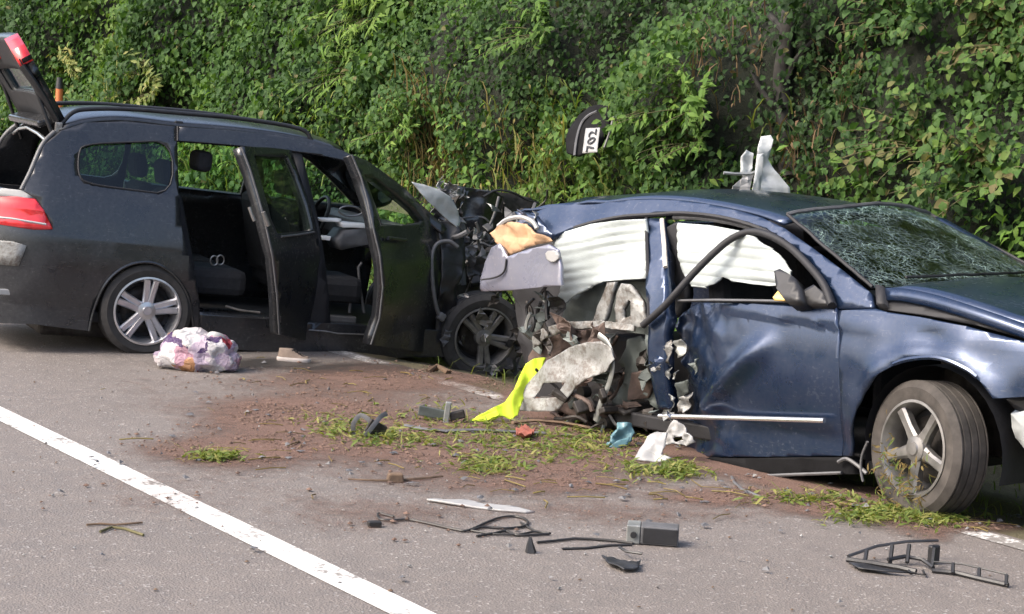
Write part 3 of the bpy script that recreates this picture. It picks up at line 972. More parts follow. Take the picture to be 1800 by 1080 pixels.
# dashboard with deployed bags and vents
dash = box('dashboard', (1.98, 0, .92), (.42, 1.45, .24), M['grey_plastic'], bcar, Matrix.Rotation(radians(8), 3, 'Y'), .06)
IP = Plane((1.80, 0, 0), (0, 1, 0), (0, 0, 1), BM_)
IQ = Plane((0, -.55, 0), (1, 0, 0), (0, 0, 1), BM_)
def on_in(px): return [IQ.pt(x, y) for x, y in px]
sheet('deployed_airbag', IQ, [(598, 390), (645, 394), (646, 402), (602, 400)], M['paper'], bcar, th=.12, grid=.05)
sheet('deployed_airbag', IQ, [(560, 384), (600, 385), (600, 391), (566, 390)], M['paper'], bcar, th=.1, grid=.05)
sheet('deployed_airbag', IQ, [(552, 415), (582, 416), (580, 423), (554, 421)], M['paper'], bcar, th=.1, grid=.05)
tube('vent_ring', on_in([(p.x, p.y) for p in chaikin([(592, 372), (604, 362), (628, 364), (640, 376), (612, 382)], 2)]), .008, M['alloy_dirty'], bcar, 6)
sheet('console', IQ, [(606, 405), (645, 402), (648, 430), (600, 440), (590, 425)], M['grey_plastic'], bcar, th=.25, grid=.1)
tube('seat_belt', on_in([(532, 336), (541, 342), (545, 360), (549, 380), (552, 396)]), .014, M['belt'], bcar, 8)
tube('gear_lever', on_in([(614, 508), (616, 530), (614, 550)]), .014, M['grey_plastic'], bcar, 8)
tube('door_bracket', on_in([(636, 462), (630, 470), (632, 500), (640, 550)]), .012, M['grey_plastic'], bcar, 8)
box('seat_slider', IQ.pt(592, 560), (.28, .1, .05), M['grey_plastic'], bcar, bev=.01)
sw = []
for k in range(25):
    a_ = 2 * pi * k / 24
    sw.append(Vector((1.62 + .06 * sin(a_), .38 + .18 * cos(a_), .98 + .17 * sin(a_))))
tube('steering_wheel', sw, .016, M['black_plastic'], bcar, 8)
for i, (x, y) in enumerate(((375, 458), (386, 457))):   # twin cup-holder rings in the rear footwell
    c = IQ.uv(x, y)
    tube('cup_ring', [IQ.emb(c.x + .028 * cos(a_ * pi / 8), c.y + .035 * sin(a_ * pi / 8), .02) for a_ in range(17)], .006, M['alloy_dirty'], bcar, 6)

# crushed front
def crumple(a, f=5.0, s=0.0):
    return lambda u, v: a * (.35 - abs(nz(u * f, v * f, s))) * 1.3 + a * .6 * (.3 - abs(nz(u * f * 2.3, v * f * 2.3, s + 4)))
BF = Plane((0, -.62, 0), (1, 0, 0), (0, 0, 1), BM_)
BC = Plane((0, -.25, 0), (1, 0, 0), (0, 0, 1), BM_)
BI = Plane((0, .1, 0), (1, 0, 0), (0, 0, 1), BM_)
hood = sheet('bonnet', BC, [(783, 322), (800, 326), (838, 334), (868, 336), (884, 346), (876, 372), (858, 404), (840, 430), (816, 440), (806, 416), (800, 388), (790, 352)], M['black_paint'], bcar, th=.012, grid=.05, disp=crumple(.10, 4, 2))
sheet('bonnet_frame', BI, [(800, 330), (900, 340), (935, 352), (940, 372), (905, 380), (880, 430), (820, 460)], M['iron'], bcar, th=.06, grid=.08, disp=crumple(.08, 5, 9))
sheet('scuttle_panel', Plane((0, -.78, 0), (1, 0, 0), (0, 0, 1), BM_), [(722, 320), (742, 324), (768, 332), (790, 346), (802, 366), (810, 392), (806, 402), (776, 378), (748, 352)], M['bare_sheet'], bcar, th=.008, grid=.03, disp=crumple(.06, 4, 5))
sheet('front_wing', BS, [(772, 392), (796, 388), (812, 402), (822, 430), (820, 470), (806, 505), (800, 560), (790, 600), (770, 600), (776, 520), (778, 440)], M['black_plastic'], bcar, th=.02, grid=.05, disp=crumple(.07, 6, 3), h=-.05)
tube('wing_edge', [BS.pt(x, y, .03) for x, y in crspline([(802, 434), (786, 424), (766, 428), (757, 448), (757, 480), (760, 515), (766, 545), (774, 558)], 4)], .016, M['grey_plastic'], bcar, 8)
box('hinge_stub', BS.pt(773, 556, .03), (.06, .05, .06), M['grey_plastic'], bcar, Matrix.Rotation(.5, 3, 'Y'), .012)
tube('bonnet_stay', [BC.pt(x, y, .1) for x, y in crspline([(868, 344), (858, 380), (838, 418), (812, 446)], 4)], .013, M['grey_plastic'], bcar, 8)
tube('bent_rod', [BC.pt(x, y, .05) for x, y in crspline([(845, 345), (868, 334), (896, 338), (920, 350), (942, 356)], 4)], .010, M['black_plastic'], bcar, 6)
tube('torn_strip', [BF.pt(x, y, .03) for x, y in crspline([(790, 352), (800, 380), (812, 405), (808, 450), (812, 500)], 4)], .012, M['grey_plastic'], bcar, 6, 2.0)
eng = empty('engine_bay'); eng.parent = bcar
eng_ = box('engine_block', (2.62, 0, .55), (.55, .9, .45), M['iron'], bcar, bev=.05)
bpy.data.objects.remove(eng)
random.seed(21)
for k in range(46):
    px = random.uniform(775, 940); py = random.uniform(395, 560)
    pl = Plane((0, random.uniform(-.75, -.1), 0), (1, 0, 0), (0, 0, 1), BM_)
    c = pl.pt(px, py)
    if k % 3 == 0:
        rot = Matrix.Rotation(random.uniform(0, 3), 3, 'Y') @ Matrix.Rotation(random.uniform(0, 3), 3, 'Z')
        box('engine_fragment', c, (random.uniform(.05, .20), random.uniform(.03, .12), random.uniform(.03, .12)), M[random.choice(['iron', 'black_plastic', 'grey_plastic', 'iron'])], eng_, rot, .01)
    else:
        q = [c]
        d = Vector((random.uniform(-1, 1), random.uniform(-.5, .5), random.uniform(-1, 1))).normalized()
        for s in range(4):
            d = (d + Vector((random.uniform(-.7, .7), random.uniform(-.4, .4), random.uniform(-.7, .7)))).normalized()
            q.append(q[-1] + d * random.uniform(.05, .11))
        tube('hose' if k % 2 else 'bracket', crspline(q, 4), random.uniform(.007, .02), M[random.choice(['black_plastic', 'iron', 'grey_plastic', 'alloy_dark'])], eng_, 6)

# ================================================================== navy saloon
NM = car_matrix((.975, 12.189, -.072), -.875, .03, .005)
ncar = empty('saloon_car', NM)
tag(ncar, 'wrecked navy blue saloon with its rear torn open, white side airbags and shattered windscreen', 'car')
def ysn(x, z):
    if z < .95: y = .90 - .12 * ((max(z, .28) - .62) / .5) ** 2
    else: y = .848 - .56 * (z - .95)
    w = max(0, x - 2.75); y -= .28 * w * w
    return -y
NS = Side(ysn, NM)
def pl_n(y): return Plane((0, y, 0), (1, 0, 0), (0, 0, 1), NM)
# ---- roof
re_ = crspline([(908, 371), (960, 358), (1010, 354), (1060, 354), (1100, 350), (1150, 348), (1200, 351), (1250, 358), (1300, 368), (1340, 378), (1378, 392)], 4)
nedge = resample([NS.pt(p.x, p.y) for p in re_], 34)
cur = []
for k in range(17):
    u = k / 16
    c = []
    for i, p in enumerate(nedge):
        z = p.z + .055 * (1 - (2 * u - 1) ** 2) ** .8
        e = 1 - i / 33.0
        z += sstep(.55, 1, e) * (.05 * nz(p.x * 4, u * 5, 2) - .04 * abs(math.sin(u * 9 + p.x * 5)))
        c.append(Vector((p.x + .05 * (1 - (2 * u - 1) ** 2) * sstep(.6, 1, i / 33), p.y - 2 * p.y * u, z)))
    cur.append(c)
loft('roof', cur, M['navy_paint'], ncar, .015)
# ---- side frame over the doors and down the A pillar
nf = [(906, 372), (960, 360), (1010, 356), (1060, 356), (1100, 352), (1150, 350), (1200, 353), (1250, 360), (1300, 371), (1340, 383), (1380, 402), (1430, 437), (1480, 474), (1530, 514), (1535, 541), (1473, 541), (1462, 512), (1436, 474), (1404, 440), (1362, 411), (1322, 393), (1262, 378), (1190, 372), (1150, 374), (1090, 382), (1040, 393), (1000, 405), (975, 416), (946, 407), (918, 394)]
def fden(u, v):
    return (.05 * nz(u * 4, v * 4, 1) + .02 * math.sin(u * 14)) * sstep(.55, -.3, u)
sf = sheet('roof_frame', NS, nf, M['navy_paint'], ncar, th=.05, grid=.05, disp=fden)
sheet('roof_frame', NS, [(1.1, 1.02), (2.2, 1.02), (2.1, 1.14), (1.6, 1.38), (1.2, 1.42), (-.6, 1.36), (-.7, 1.28), (1.0, 1.36), (1.5, 1.28)], M['navy_paint'], ncar, th=.05, grid=.1, raw=True, mirror=True)
tube('door_seal', [NS.pt(x, y, .01) for x, y in crspline([(1012, 401), (1050, 390), (1100, 381), (1160, 377), (1200, 375), (1262, 381), (1322, 396), (1362, 414), (1402, 444), (1434, 477), (1460, 514), (1470, 540)], 3)], .013, M['trim_dark'], sf, 6)
tube('inner_frame', [NS.pt(x, y, -.02) for x, y in crspline([(1180, 382), (1230, 384), (1290, 394), (1340, 410)], 4)], .014, M['grey_plastic'], sf, 6)
# ---- centre pillar
cp = sheet('centre_pillar', NS, [(1136, 384), (1166, 384), (1172, 440), (1171, 500), (1172, 560), (1166, 640), (1178, 720), (1160, 720), (1142, 640), (1142, 560), (1140, 470)], M['navy_paint'], ncar, th=.08, grid=.05, disp=crumple(.02, 6, 3))
tube('pillar_seal', [NS.pt(x, y, .01) for x, y in ((1138, 384), (1141, 470), (1143, 560))], .011, M['trim_dark'], cp, 6)
tube('pillar_trim', [NS.pt(x, y, .01) for x, y in ((1166, 386), (1170, 430), (1172, 470))], .014, M['belt'], cp, 6)
NI = pl_n(-.66)
sheet('pillar_cover', NI, [(1172, 400), (1186, 392), (1200, 394), (1204, 450), (1206, 520), (1196, 556), (1176, 560), (1176, 480)], M['trim_dark'], ncar, th=.06, grid=.08)
sheet('belt_reel', pl_n(-.72), [(1160, 492), (1172, 490), (1174, 516), (1162, 518)], M['belt'], ncar, th=.03, grid=.05)
# ---- front door
door = [(1471, 536), (1473, 600), (1475, 700), (1477, 802), (1350, 804), (1215, 804), (1168, 802), (1164, 786), (1176, 764), (1166, 742), (1182, 712), (1168, 690), (1178, 660), (1164, 638), (1176, 612), (1158, 598), (1150, 576), (1160, 552), (1196, 534), (1300, 533), (1400, 535)]
uD = NS.uv(1471, 600).x; uR = NS.uv(1165, 600).x
fold0 = NS.uv(1205, 745); fold1 = NS.uv(1352, 598)
def dden(u, v):
    e = sstep(uD - .55, uR, u)
    d = -.16 * e * e + e * (.07 * (.25 - abs(nz(u * 4, v * 4, 2))) + .035 * (.25 - abs(nz(u * 11, v * 11, 4))))
    # diagonal fold
    ax = fold1 - fold0; L = ax.length; ax = ax / L
    q = Vector((u, v)) - fold0
    s = q.dot(ax) / L; n = q.x * -ax.y + q.y * ax.x
    d += .060 * math.exp(-(n / .06) ** 2) * sstep(-.1, .15, s) * sstep(1.1, .8, s)
    # crease under the window
    zc = .855
    d += -.014 * sstep(zc + .012, zc - .012, v) * sstep(uR + .3, uR + .6, u)
    return d
fdn = sheet('front_door', NS, door, M['navy_paint'], ncar, th=.07, grid=.028, disp=dden)
tube('chrome_strip', [NS.pt(x, y, .03) for x, y in ((1166, 731), (1240, 733), (1350, 736), (1456, 739))], .014, M['chrome'], fdn, 8, 1.0)
tube('belt_trim', [NS.pt(x, y, .008) for x, y in ((1196, 529), (1260, 528), (1330, 529), (1424, 531))], .017, M['grey_plastic'], fdn, 8, .5)
tube('window_frame', [NS.pt(x, y, .045) for x, y in crspline([(1140, 572), (1180, 536), (1228, 482), (1266, 444), (1296, 420), (1328, 408), (1362, 414), (1400, 436), (1438, 474), (1460, 504), (1472, 536)], 4)], .021, M['trim_dark'], fdn, 8)
mirror_ = sheet('mirror_housing', NS, [(1388, 476), (1398, 472), (1420, 484), (1432, 504), (1436, 528), (1410, 530), (1392, 506)], M['black_plastic'], fdn, th=.10, grid=.05, h=.12)
sheet('mirror_base', NS, [(1422, 512), (1444, 500), (1462, 514), (1468, 534), (1424, 534)], M['black_plastic'], mirror_, th=.08, grid=.05, h=.06)
sheet('mirror_scrap', NS, [(1382, 522), (1392, 510), (1410, 514), (1412, 526), (1384, 528)], M['amber'], mirror_, th=.02, grid=.03, h=.10, disp=crumple(.02, 12, 1))
# torn edge of the door: pale shards
random.seed(5)
shard = [[(1158, 612), (1172, 598), (1182, 612), (1170, 640), (1160, 634)], [(1180, 600), (1196, 598), (1202, 622), (1190, 630)], [(1184, 674), (1208, 668), (1206, 690), (1192, 704)], [(1162, 650), (1176, 646), (1172, 668)], [(1190, 700), (1212, 690), (1200, 728), (1184, 726)], [(1168, 690), (1182, 700), (1174, 730), (1164, 724)], [(1206, 640), (1222, 630), (1216, 660)]]
for k, q in enumerate(shard):
    sheet('door_shard', NS, q, M[('galv_pale', 'galv', 'olive', 'galv')[k % 4]], fdn, th=.004, grid=.02, h=-.03, disp=crumple(.05, 14, k))
# ---- sill
sheet('sill', NS, [(1162, 806), (1300, 806), (1480, 804), (1500, 812), (1500, 834), (1300, 842), (1200, 842), (1160, 832)], M['matte_black'], ncar, th=.10, grid=.05, h=-.01, disp=crumple(.012, 5, 2))
tube('sill_edge', [NS.pt(x, y, .012) for x, y in ((1196, 838), (1300, 838), (1400, 834), (1482, 831))], .009, M['grey_plastic'], ncar, 6)
# ---- front wing with arch
archn = [(1500, 802), (1503, 760), (1512, 722), (1528, 688), (1552, 658), (1584, 638), (1622, 629), (1662, 632), (1700, 648), (1730, 670), (1754, 700)]
wing = [(1474, 546), (1540, 543), (1560, 549), (1620, 558), (1700, 574), (1800, 600), (1875, 622), (1905, 650), (1900, 690), (1850, 694), (1800, 698)] + archn[::-1] + [(1480, 802), (1477, 700), (1475, 600)]
def wden(u, v):
    d = -.012 * sstep(.867, .843, v) * sstep(uD + .30, uD + .15, u)
    d += (.03 * nz(u * 2.4, v * 2.4, 9) + .012 * nz(u * 6, v * 6, 3)) * sstep(.94, .84, v)
    d += .03 * math.exp(-((u - 2.75) ** 2 + (v - .33) ** 2) ** .5 * 0 - (((u - 2.75) ** 2 + (v - .31) ** 2) ** .5 - .47) ** 2 / .003)
    return d
wg = sheet('front_wing', NS, wing, M['navy_paint'], ncar, th=.015, grid=.035, disp=wden)
sheet('front_wing', NS, wing, M['navy_paint'], ncar, th=.015, grid=.12, mirror=True)
tube('arch_lip', [NS.pt(x, y, .02) for x, y in crspline([(1575, 640), (1600, 632), (1640, 628), (1672, 634), (1706, 650), (1722, 662)], 3)], .012, M['navy_paint'], wg, 6)
liner('wheel_housing', (2.72, 0, .30), .42, ncar, y0=.83)
liner('wheel_housing', (2.72, 0, .30), .42, ncar, side=1, y0=.83)
tube('torn_liner', [NS.pt(x, y, .02) for x, y in crspline([(1478, 812), (1492, 806), (1512, 818), (1528, 832)], 3)], .010, M['grey_plastic'], wg, 6)
tube('torn_liner', [NS.pt(x, y, .03) for x, y in crspline([(1532, 776), (1522, 800), (1520, 826), (1524, 846)], 3)], .007, M['grey_plastic'], wg, 6)
# ---- bonnet
bed = crspline([(1548, 508), (1580, 508), (1640, 520), (1720, 545), (1800, 573), (1860, 598), (1900, 618)], 4)
bn = resample([NS.pt(p.x, p.y, -.05) for p in bed], 22)
cur = []
for k in range(17):
    u = k / 16
    cur.append([Vector((p.x + .12 * (1 - (2 * u - 1) ** 2), p.y - 2 * p.y * u, p.z + .05 * (1 - (2 * u - 1) ** 2) + .018 * nz(p.x * 3, u * 4, 5))) for p in bn])
hd = loft('bonnet', cur, M['navy_paint'], ncar, .02)
loft('bonnet_edge', [[p + Vector((0, -.012, 0)) for p in bn], [p + Vector((0, -.035, -.062)) for p in bn]], M['navy_paint'], hd, .01)
sheet('bonnet_gap', NS, [(1540, 520), (1548, 528), (1620, 540), (1700, 560), (1800, 590), (1880, 612), (1880, 622), (1800, 600), (1700, 572), (1620, 556), (1540, 545)], M['trim_dark'], ncar, th=.02, grid=.06, h=-.06)
# ---- windscreen
wa = NS.pt(1384, 378); wb = NS.pt(1534, 506)
cur = []
for k in range(21):
    u = -1 + 2 * k / 20
    row = []
    for i in range(15):
        t = i / 14
        p = wa.lerp(wb, t)
        sag = -.035 * math.exp(-((u + .35) ** 2 + (t - .4) ** 2) * 6) + .008 * nz(u * 6, t * 6, 3)
        row.append(Vector((p.x + .13 * (1 - u * u) * (.5 + .5 * t), -p.y * u, p.z + .05 * (1 - u * u) * (1 - t) + .015 * (1 - u * u) + sag)))
    cur.append(row)
wsn = loft('windscreen', cur, M['glass_crack'], ncar)
tube('screen_seal', [p + Vector((0, 0, .004)) for p in cur[20]], .010, M['trim_dark'], wsn, 6)
tube('screen_seal', [p + Vector((0, 0, .004)) for p in cur[0]], .010, M['trim_dark'], wsn, 6)
tube('header_seal', [r[0] + Vector((0, 0, .004)) for r in cur], .012, M['grey_plastic'], wsn, 6)
tube('wiper', [cur[k][13] + Vector((.0, 0, .02)) for k in range(3, 18)], .008, M['black_plastic'], wsn, 6)
sheet('scuttle', NS, [(1536, 500), (1550, 503), (1552, 535), (1538, 536)], M['trim_dark'], ncar, th=.3, grid=.1, h=-.01)
# ---- front lamp remains and bumper carrier
hl = sheet('headlamp', NS, [(1776, 728), (1800, 722), (1850, 724), (1850, 790), (1806, 796), (1784, 770)], M['headlamp'], ncar, th=.15, grid=.06, h=-.01, disp=crumple(.03, 8, 1))
sheet('lamp_bracket', NS, [(1750, 704), (1800, 698), (1860, 700), (1860, 722), (1770, 726)], M['black_plastic'], hl, th=.2, grid=.08, h=-.08)
box('bumper_beam', (3.45, 0, .45), (.12, 1.3, .16), M['galv'], ncar, bev=.02)
box('radiator', (3.35, 0, .5), (.1, 1.1, .4), M['iron'], ncar, bev=.02)
box('engine', (2.8, 0, .5), (.7, .95, .5), M['iron'], ncar, bev=.05)
# ---- wheel
nw = wheel(ncar, (2.68, -.80, .305), Matrix.Rotation(radians(-11), 3, 'Z') @ Matrix.Rotation(radians(-3), 3, 'X'), {'kind': 'plain', 'rot': .95}, R=.335, W=.21, rim_r=.235, alloy='alloy_dirty', tyre='muddy_rubber')
wheel(ncar, (2.68, .80, .305), Matrix.Rotation(pi, 3, 'Z'), {'kind': 'plain', 'rot': .2}, R=.335, W=.21, rim_r=.235, alloy='alloy_dirty', tyre='muddy_rubber')
# ---- interior
box('floor', (1.2, 0, .17), (2.6, 1.5, .08), M['trim_dark'], ncar, bev=.01)
seat(ncar, 1.05, -.37); seat(ncar, 1.05, .37)
box('dashboard', (2.05, 0, .88), (.45, 1.4, .22), M['trim_dark'], ncar, Matrix.Rotation(radians(8), 3, 'Y'), .06)
box('bulkhead', (2.3, 0, .6), (.05, 1.5, .6), M['trim_dark'], ncar)
sheet('far_door', NS, [(.2, .18), (2.15, .18), (2.15, 1.0), (.2, .97)], M['navy_paint'], ncar, th=.06, grid=.2, raw=True, mirror=True)
sheet('far_trim', Plane((0, .70, 0), (1, 0, 0), (0, 0, 1), NM), [(.0, .2), (2.0, .2), (1.9, 1.0), (1.5, 1.3), (0, 1.3)], M['trim_dark'], ncar, th=.02, grid=.3, raw=True)
# ---- curtain airbags: cloth with level folds
def folds(u, v):
    s = abs(math.sin(v * 58 + 1.6 * nz(u * 2, v * 2, 1)))
    return .012 * s ** .6 * (.7 + .9 * nz(u * 2.5, v * 9, 6)) + .06 * nz(u * 3.2, v * 3.2, 2)
def folds2(u, v):
    w = v - .16 * u
    s = abs(math.sin(w * 60 + 1.6 * nz(u * 2, v * 2, 8)))
    return .012 * s ** .6 * (.7 + .9 * nz(u * 2.5, v * 9, 3)) + .055 * nz(u * 3, v * 3, 7)
NA = pl_n(-.69)
sheet('curtain_airbag', NA, [(1190, 392), (1240, 396), (1300, 406), (1336, 420), (1372, 446), (1396, 476), (1392, 500), (1360, 503), (1320, 500), (1290, 494), (1274, 487), (1264, 499), (1246, 505), (1216, 503), (1204, 480), (1196, 440)], M['airbag'], ncar, th=.015, grid=.05, gv=.007, disp=folds)
sheet('curtain_airbag', pl_n(-.70), [(968, 414), (1000, 406), (1040, 394), (1090, 388), (1136, 386), (1138, 440), (1138, 490), (1096, 492), (1062, 495), (1040, 504), (1012, 520), (988, 538), (980, 532), (992, 500), (984, 470), (974, 440)], M['airbag'], ncar, th=.015, grid=.05, gv=.007, disp=folds2)
# ---- torn rear
flap = sheet('boot_flap', pl_n(-.97), [(840, 513), (842, 490), (850, 462), (864, 436), (880, 428), (888, 440), (893, 452), (930, 438), (962, 430), (980, 440), (988, 470), (990, 502), (950, 505), (900, 511)], M['lilac_paint'], ncar, th=.02, grid=.04, disp=lambda u, v: .05 * nz(u * 2, v * 2, 3) - .03 * sstep(.86, .80, v))
tube('flap_groove', [pl_n(-.985).pt(x, y) for x, y in crspline([(846, 492), (870, 488), (886, 478), (890, 456)], 4)], .006, M['trim_dark'], flap, 6)
sheet('flap_fixing', pl_n(-.99), [(p.x, p.y) for p in chaikin([(958, 442), (976, 440), (984, 452), (974, 462), (960, 458)], 1)], M['white_plastic'], flap, th=.02, grid=.03)
sheet('rear_shelf_board', pl_n(-.95), [(868, 410), (882, 396), (904, 390), (928, 394), (966, 424), (930, 436), (894, 450)], M['cardboard'], ncar, th=.012, grid=.03, disp=crumple(.06, 8, 2))
tube('torn_rim', [pl_n(-.95).pt(x, y) for x, y in crspline([(876, 398), (892, 386), (916, 382), (936, 390), (944, 402)], 3)], .014, M['white_plastic'], ncar, 6)
sheet('rear_window_frame', pl_n(-.72), [(906, 372), (940, 380), (975, 416), (966, 424), (940, 402), (914, 392)], M['navy_paint'], ncar, th=.04, grid=.04, disp=crumple(.03, 6, 5))
NB = pl_n(-.80)
sheet('rear_side_shell', pl_n(-.60), [(990, 530), (1030, 508), (1066, 496), (1140, 494), (1142, 590), (1050, 575), (985, 580)], M['olive'], ncar, th=.02, grid=.05, disp=crumple(.05, 5, 2))
sheet('pillar_brace', pl_n(-.74), [(1068, 497), (1084, 496), (1066, 560), (1052, 572), (1040, 570)], M['galv_pale'], ncar, th=.03, grid=.04, disp=crumple(.02, 8, 1))
sheet('pillar_brace', pl_n(-.76), [(1090, 498), (1110, 500), (1128, 530), (1140, 574), (1108, 578), (1086, 572), (1082, 540)], M['galv_pale'], ncar, [[(1102, 528), (1112, 530), (1112, 556), (1098, 560), (1096, 544)]], th=.03, grid=.04, disp=crumple(.03, 8, 4))
sheet('torn_ledge', NB, [(938, 592), (960, 576), (1000, 566), (1060, 564), (1120, 572), (1120, 582), (1060, 576), (1000, 580), (960, 596), (940, 612)], M['galv_pale'], ncar, th=.01, grid=.03, disp=crumple(.05, 9, 8))
wh = sheet('wheel_house', pl_n(-.90), [(922, 722), (928, 694), (940, 664), (966, 634), (1000, 612), (1034, 602), (1060, 600), (1078, 612), (1084, 632), (1070, 652), (1042, 664), (1016, 684), (1000, 706), (988, 722)], M['galv_pale'], ncar, [[(962, 673), (999, 672), (986, 698), (950, 700)]], th=.006, grid=.025, disp=lambda u, v: .05 * (.35 - abs(nz(u * 4, v * 4, 4))) + .02 * nz(u * 9, v * 9, 2) + .05 * sstep(.5, .2, v))
sheet('wheel_house_top', pl_n(-.70), [(930, 640), (948, 606), (990, 584), (1050, 578), (1086, 590), (1080, 612), (1040, 602), (990, 616), (960, 640), (936, 672)], M['rust'], ncar, th=.02, grid=.04, disp=crumple(.07, 7, 2))
sheet('stained_patch', pl_n(-.86), [(1040, 606), (1062, 600), (1080, 614), (1084, 632), (1066, 648), (1046, 640)], M['rust'], ncar, th=.008, grid=.03, disp=crumple(.04, 9, 6))
tube('arch_rim', [NB.pt(x, y, .08) for x, y in crspline([(1070, 588), (1084, 600), (1093, 622), (1094, 650), (1086, 680), (1074, 706), (1064, 738)], 4)], .007, M['galv'], ncar, 8, 2.6)
sheet('inner_panel', pl_n(-.66), [(1096, 600), (1130, 590), (1150, 602), (1162, 650), (1176, 700), (1160, 720), (1140, 700), (1120, 704), (1090, 716), (1082, 712), (1094, 670)], M['olive'], ncar, th=.012, grid=.04, disp=crumple(.07, 5, 3))
sheet('inner_panel', pl_n(-.70), [(1110, 656), (1140, 650), (1150, 680), (1136, 700), (1108, 704)], M['rust'], ncar, th=.012, grid=.04, disp=crumple(.05, 6, 7))
sheet('pillar_strut', pl_n(-.78), [(1134, 588), (1156, 596), (1162, 640), (1176, 700), (1170, 712), (1150, 660)], M['olive'], ncar, th=.03, grid=.04, disp=crumple(.03, 6, 7))
box('tunnel', (.45, .1, .35), (1.0, 1.1, .5), M['trim_dark'], ncar, bev=.03)
sheet('boot_floor', Plane((-.4, -.2, .20), (1, 0, 0), (0, 1, 0), NM), [(.1, -.55), (.9, -.6), (.9, .8), (-.2, .8)], M['iron'], ncar, th=.03, grid=.1, raw=True, disp=crumple(.08, 4, 2))
sheet('far_quarter', NS, [(-.75, .2), (.2, .18), (.2, .97), (-.1, 1.28), (-.65, 1.25), (-.8, .8)], M['navy_paint'], ncar, th=.03, grid=.1, raw=True, mirror=True)
sheet('cavity_shade', pl_n(-.15), [(905, 400), (1180, 420), (1180, 790), (1080, 790), (940, 720), (905, 520)], M['trim_dark'], ncar, th=.03, grid=.1, disp=crumple(.08, 4, 1))  # added dark sheet, stands in for the shade inside the torn rear
def shards(parent, planef, n, x0, x1, y0, y1, mats, seed, rmin=10, rmax=34, ylo=-.95, yhi=-.55):
    """thin ripped sheets with jagged outlines and sharp folds"""
    rs = random.Random(seed)
    for k in range(n):
        cx = rs.uniform(x0, x1); cy = rs.uniform(y0, y1); r = rs.uniform(rmin, rmax)
        el = rs.uniform(.3, .8); ro = rs.uniform(0, 3.14); m = rs.randint(6, 10)
        pts = []
        for i in range(m):
            a = 2 * pi * i / m; rr = r * (rs.uniform(.45, .75) if i % 2 else rs.uniform(.8, 1.25))
            ex, ey = rr * cos(a), rr * sin(a) * el
            pts.append((cx + ex * cos(ro) - ey * sin(ro), cy + ex * sin(ro) + ey * cos(ro)))
        sheet('torn_sheet', planef(rs.uniform(ylo, yhi)), pts, M[rs.choice(mats)], parent, th=.004, grid=.045, disp=crumple(.12, rs.uniform(5, 9), rs.uniform(0, 50)), smooth=False)
# rear axle remains
random.seed(33)
ax = box('rear_axle', pl_n(-.70).pt(1015, 716), (.34, .16, .09), M['rust'], ncar, Matrix.Rotation(.15, 3, 'Y'), .02)
for k in range(34):
    px = random.uniform(975, 1075); py = random.uniform(690, 765)
    c = pl_n(random.uniform(-.95, -.55)).pt(px, py)
    if k % 3 == 0:
        rot = Matrix.Rotation(random.uniform(0, 3), 3, 'Y') @ Matrix.Rotation(random.uniform(0, 3), 3, 'Z')
        box('suspension_part', c, (random.uniform(.04, .14), random.uniform(.03, .08), random.uniform(.03, .08)), M[random.choice(['iron', 'rust', 'olive', 'iron'])], ax, rot, .008)
    else:
        q = [c]; d = Vector((random.uniform(-1, 1), random.uniform(-.4, .4), random.uniform(-.5, .5))).normalized()
        for s in range(4):
            d = (d + Vector((random.uniform(-.7, .7), random.uniform(-.3, .3), random.uniform(-.6, .6)))).normalized()
            q.append(q[-1] + d * random.uniform(.04, .09))
        tube('broken_hose' if k % 2 else 'suspension_arm', crspline(q, 4), random.uniform(.006, .016), M[random.choice(['black_plastic', 'iron', 'olive', 'rust'])], ax, 6)
for k, (px, py) in enumerate(((1020, 690), (1045, 640), (1060, 745), (1000, 745))):     # brake drums and bushes
    c = pl_n(-.80).pt(px, py)
    tube('bush', [c, c + Vector((.0, .06, 0))], .035, M['iron'], ax, 12)
# dark hanging bits between the two cars
for k in range(18):
    px = random.uniform(930, 985); py = random.uniform(518, 580)
    c = pl_n(random.uniform(-.9, -.5)).pt(px, py)
    q = [c + Vector((random.uniform(-.05, .05), 0, .12 * s * random.uniform(.6, 1))) for s in (-.5, 0, .5)]
    tube('torn_bracket', crspline(q, 3), random.uniform(.006, .014), M[random.choice(['black_plastic', 'galv', 'iron', 'black_plastic'])], ax, 6)

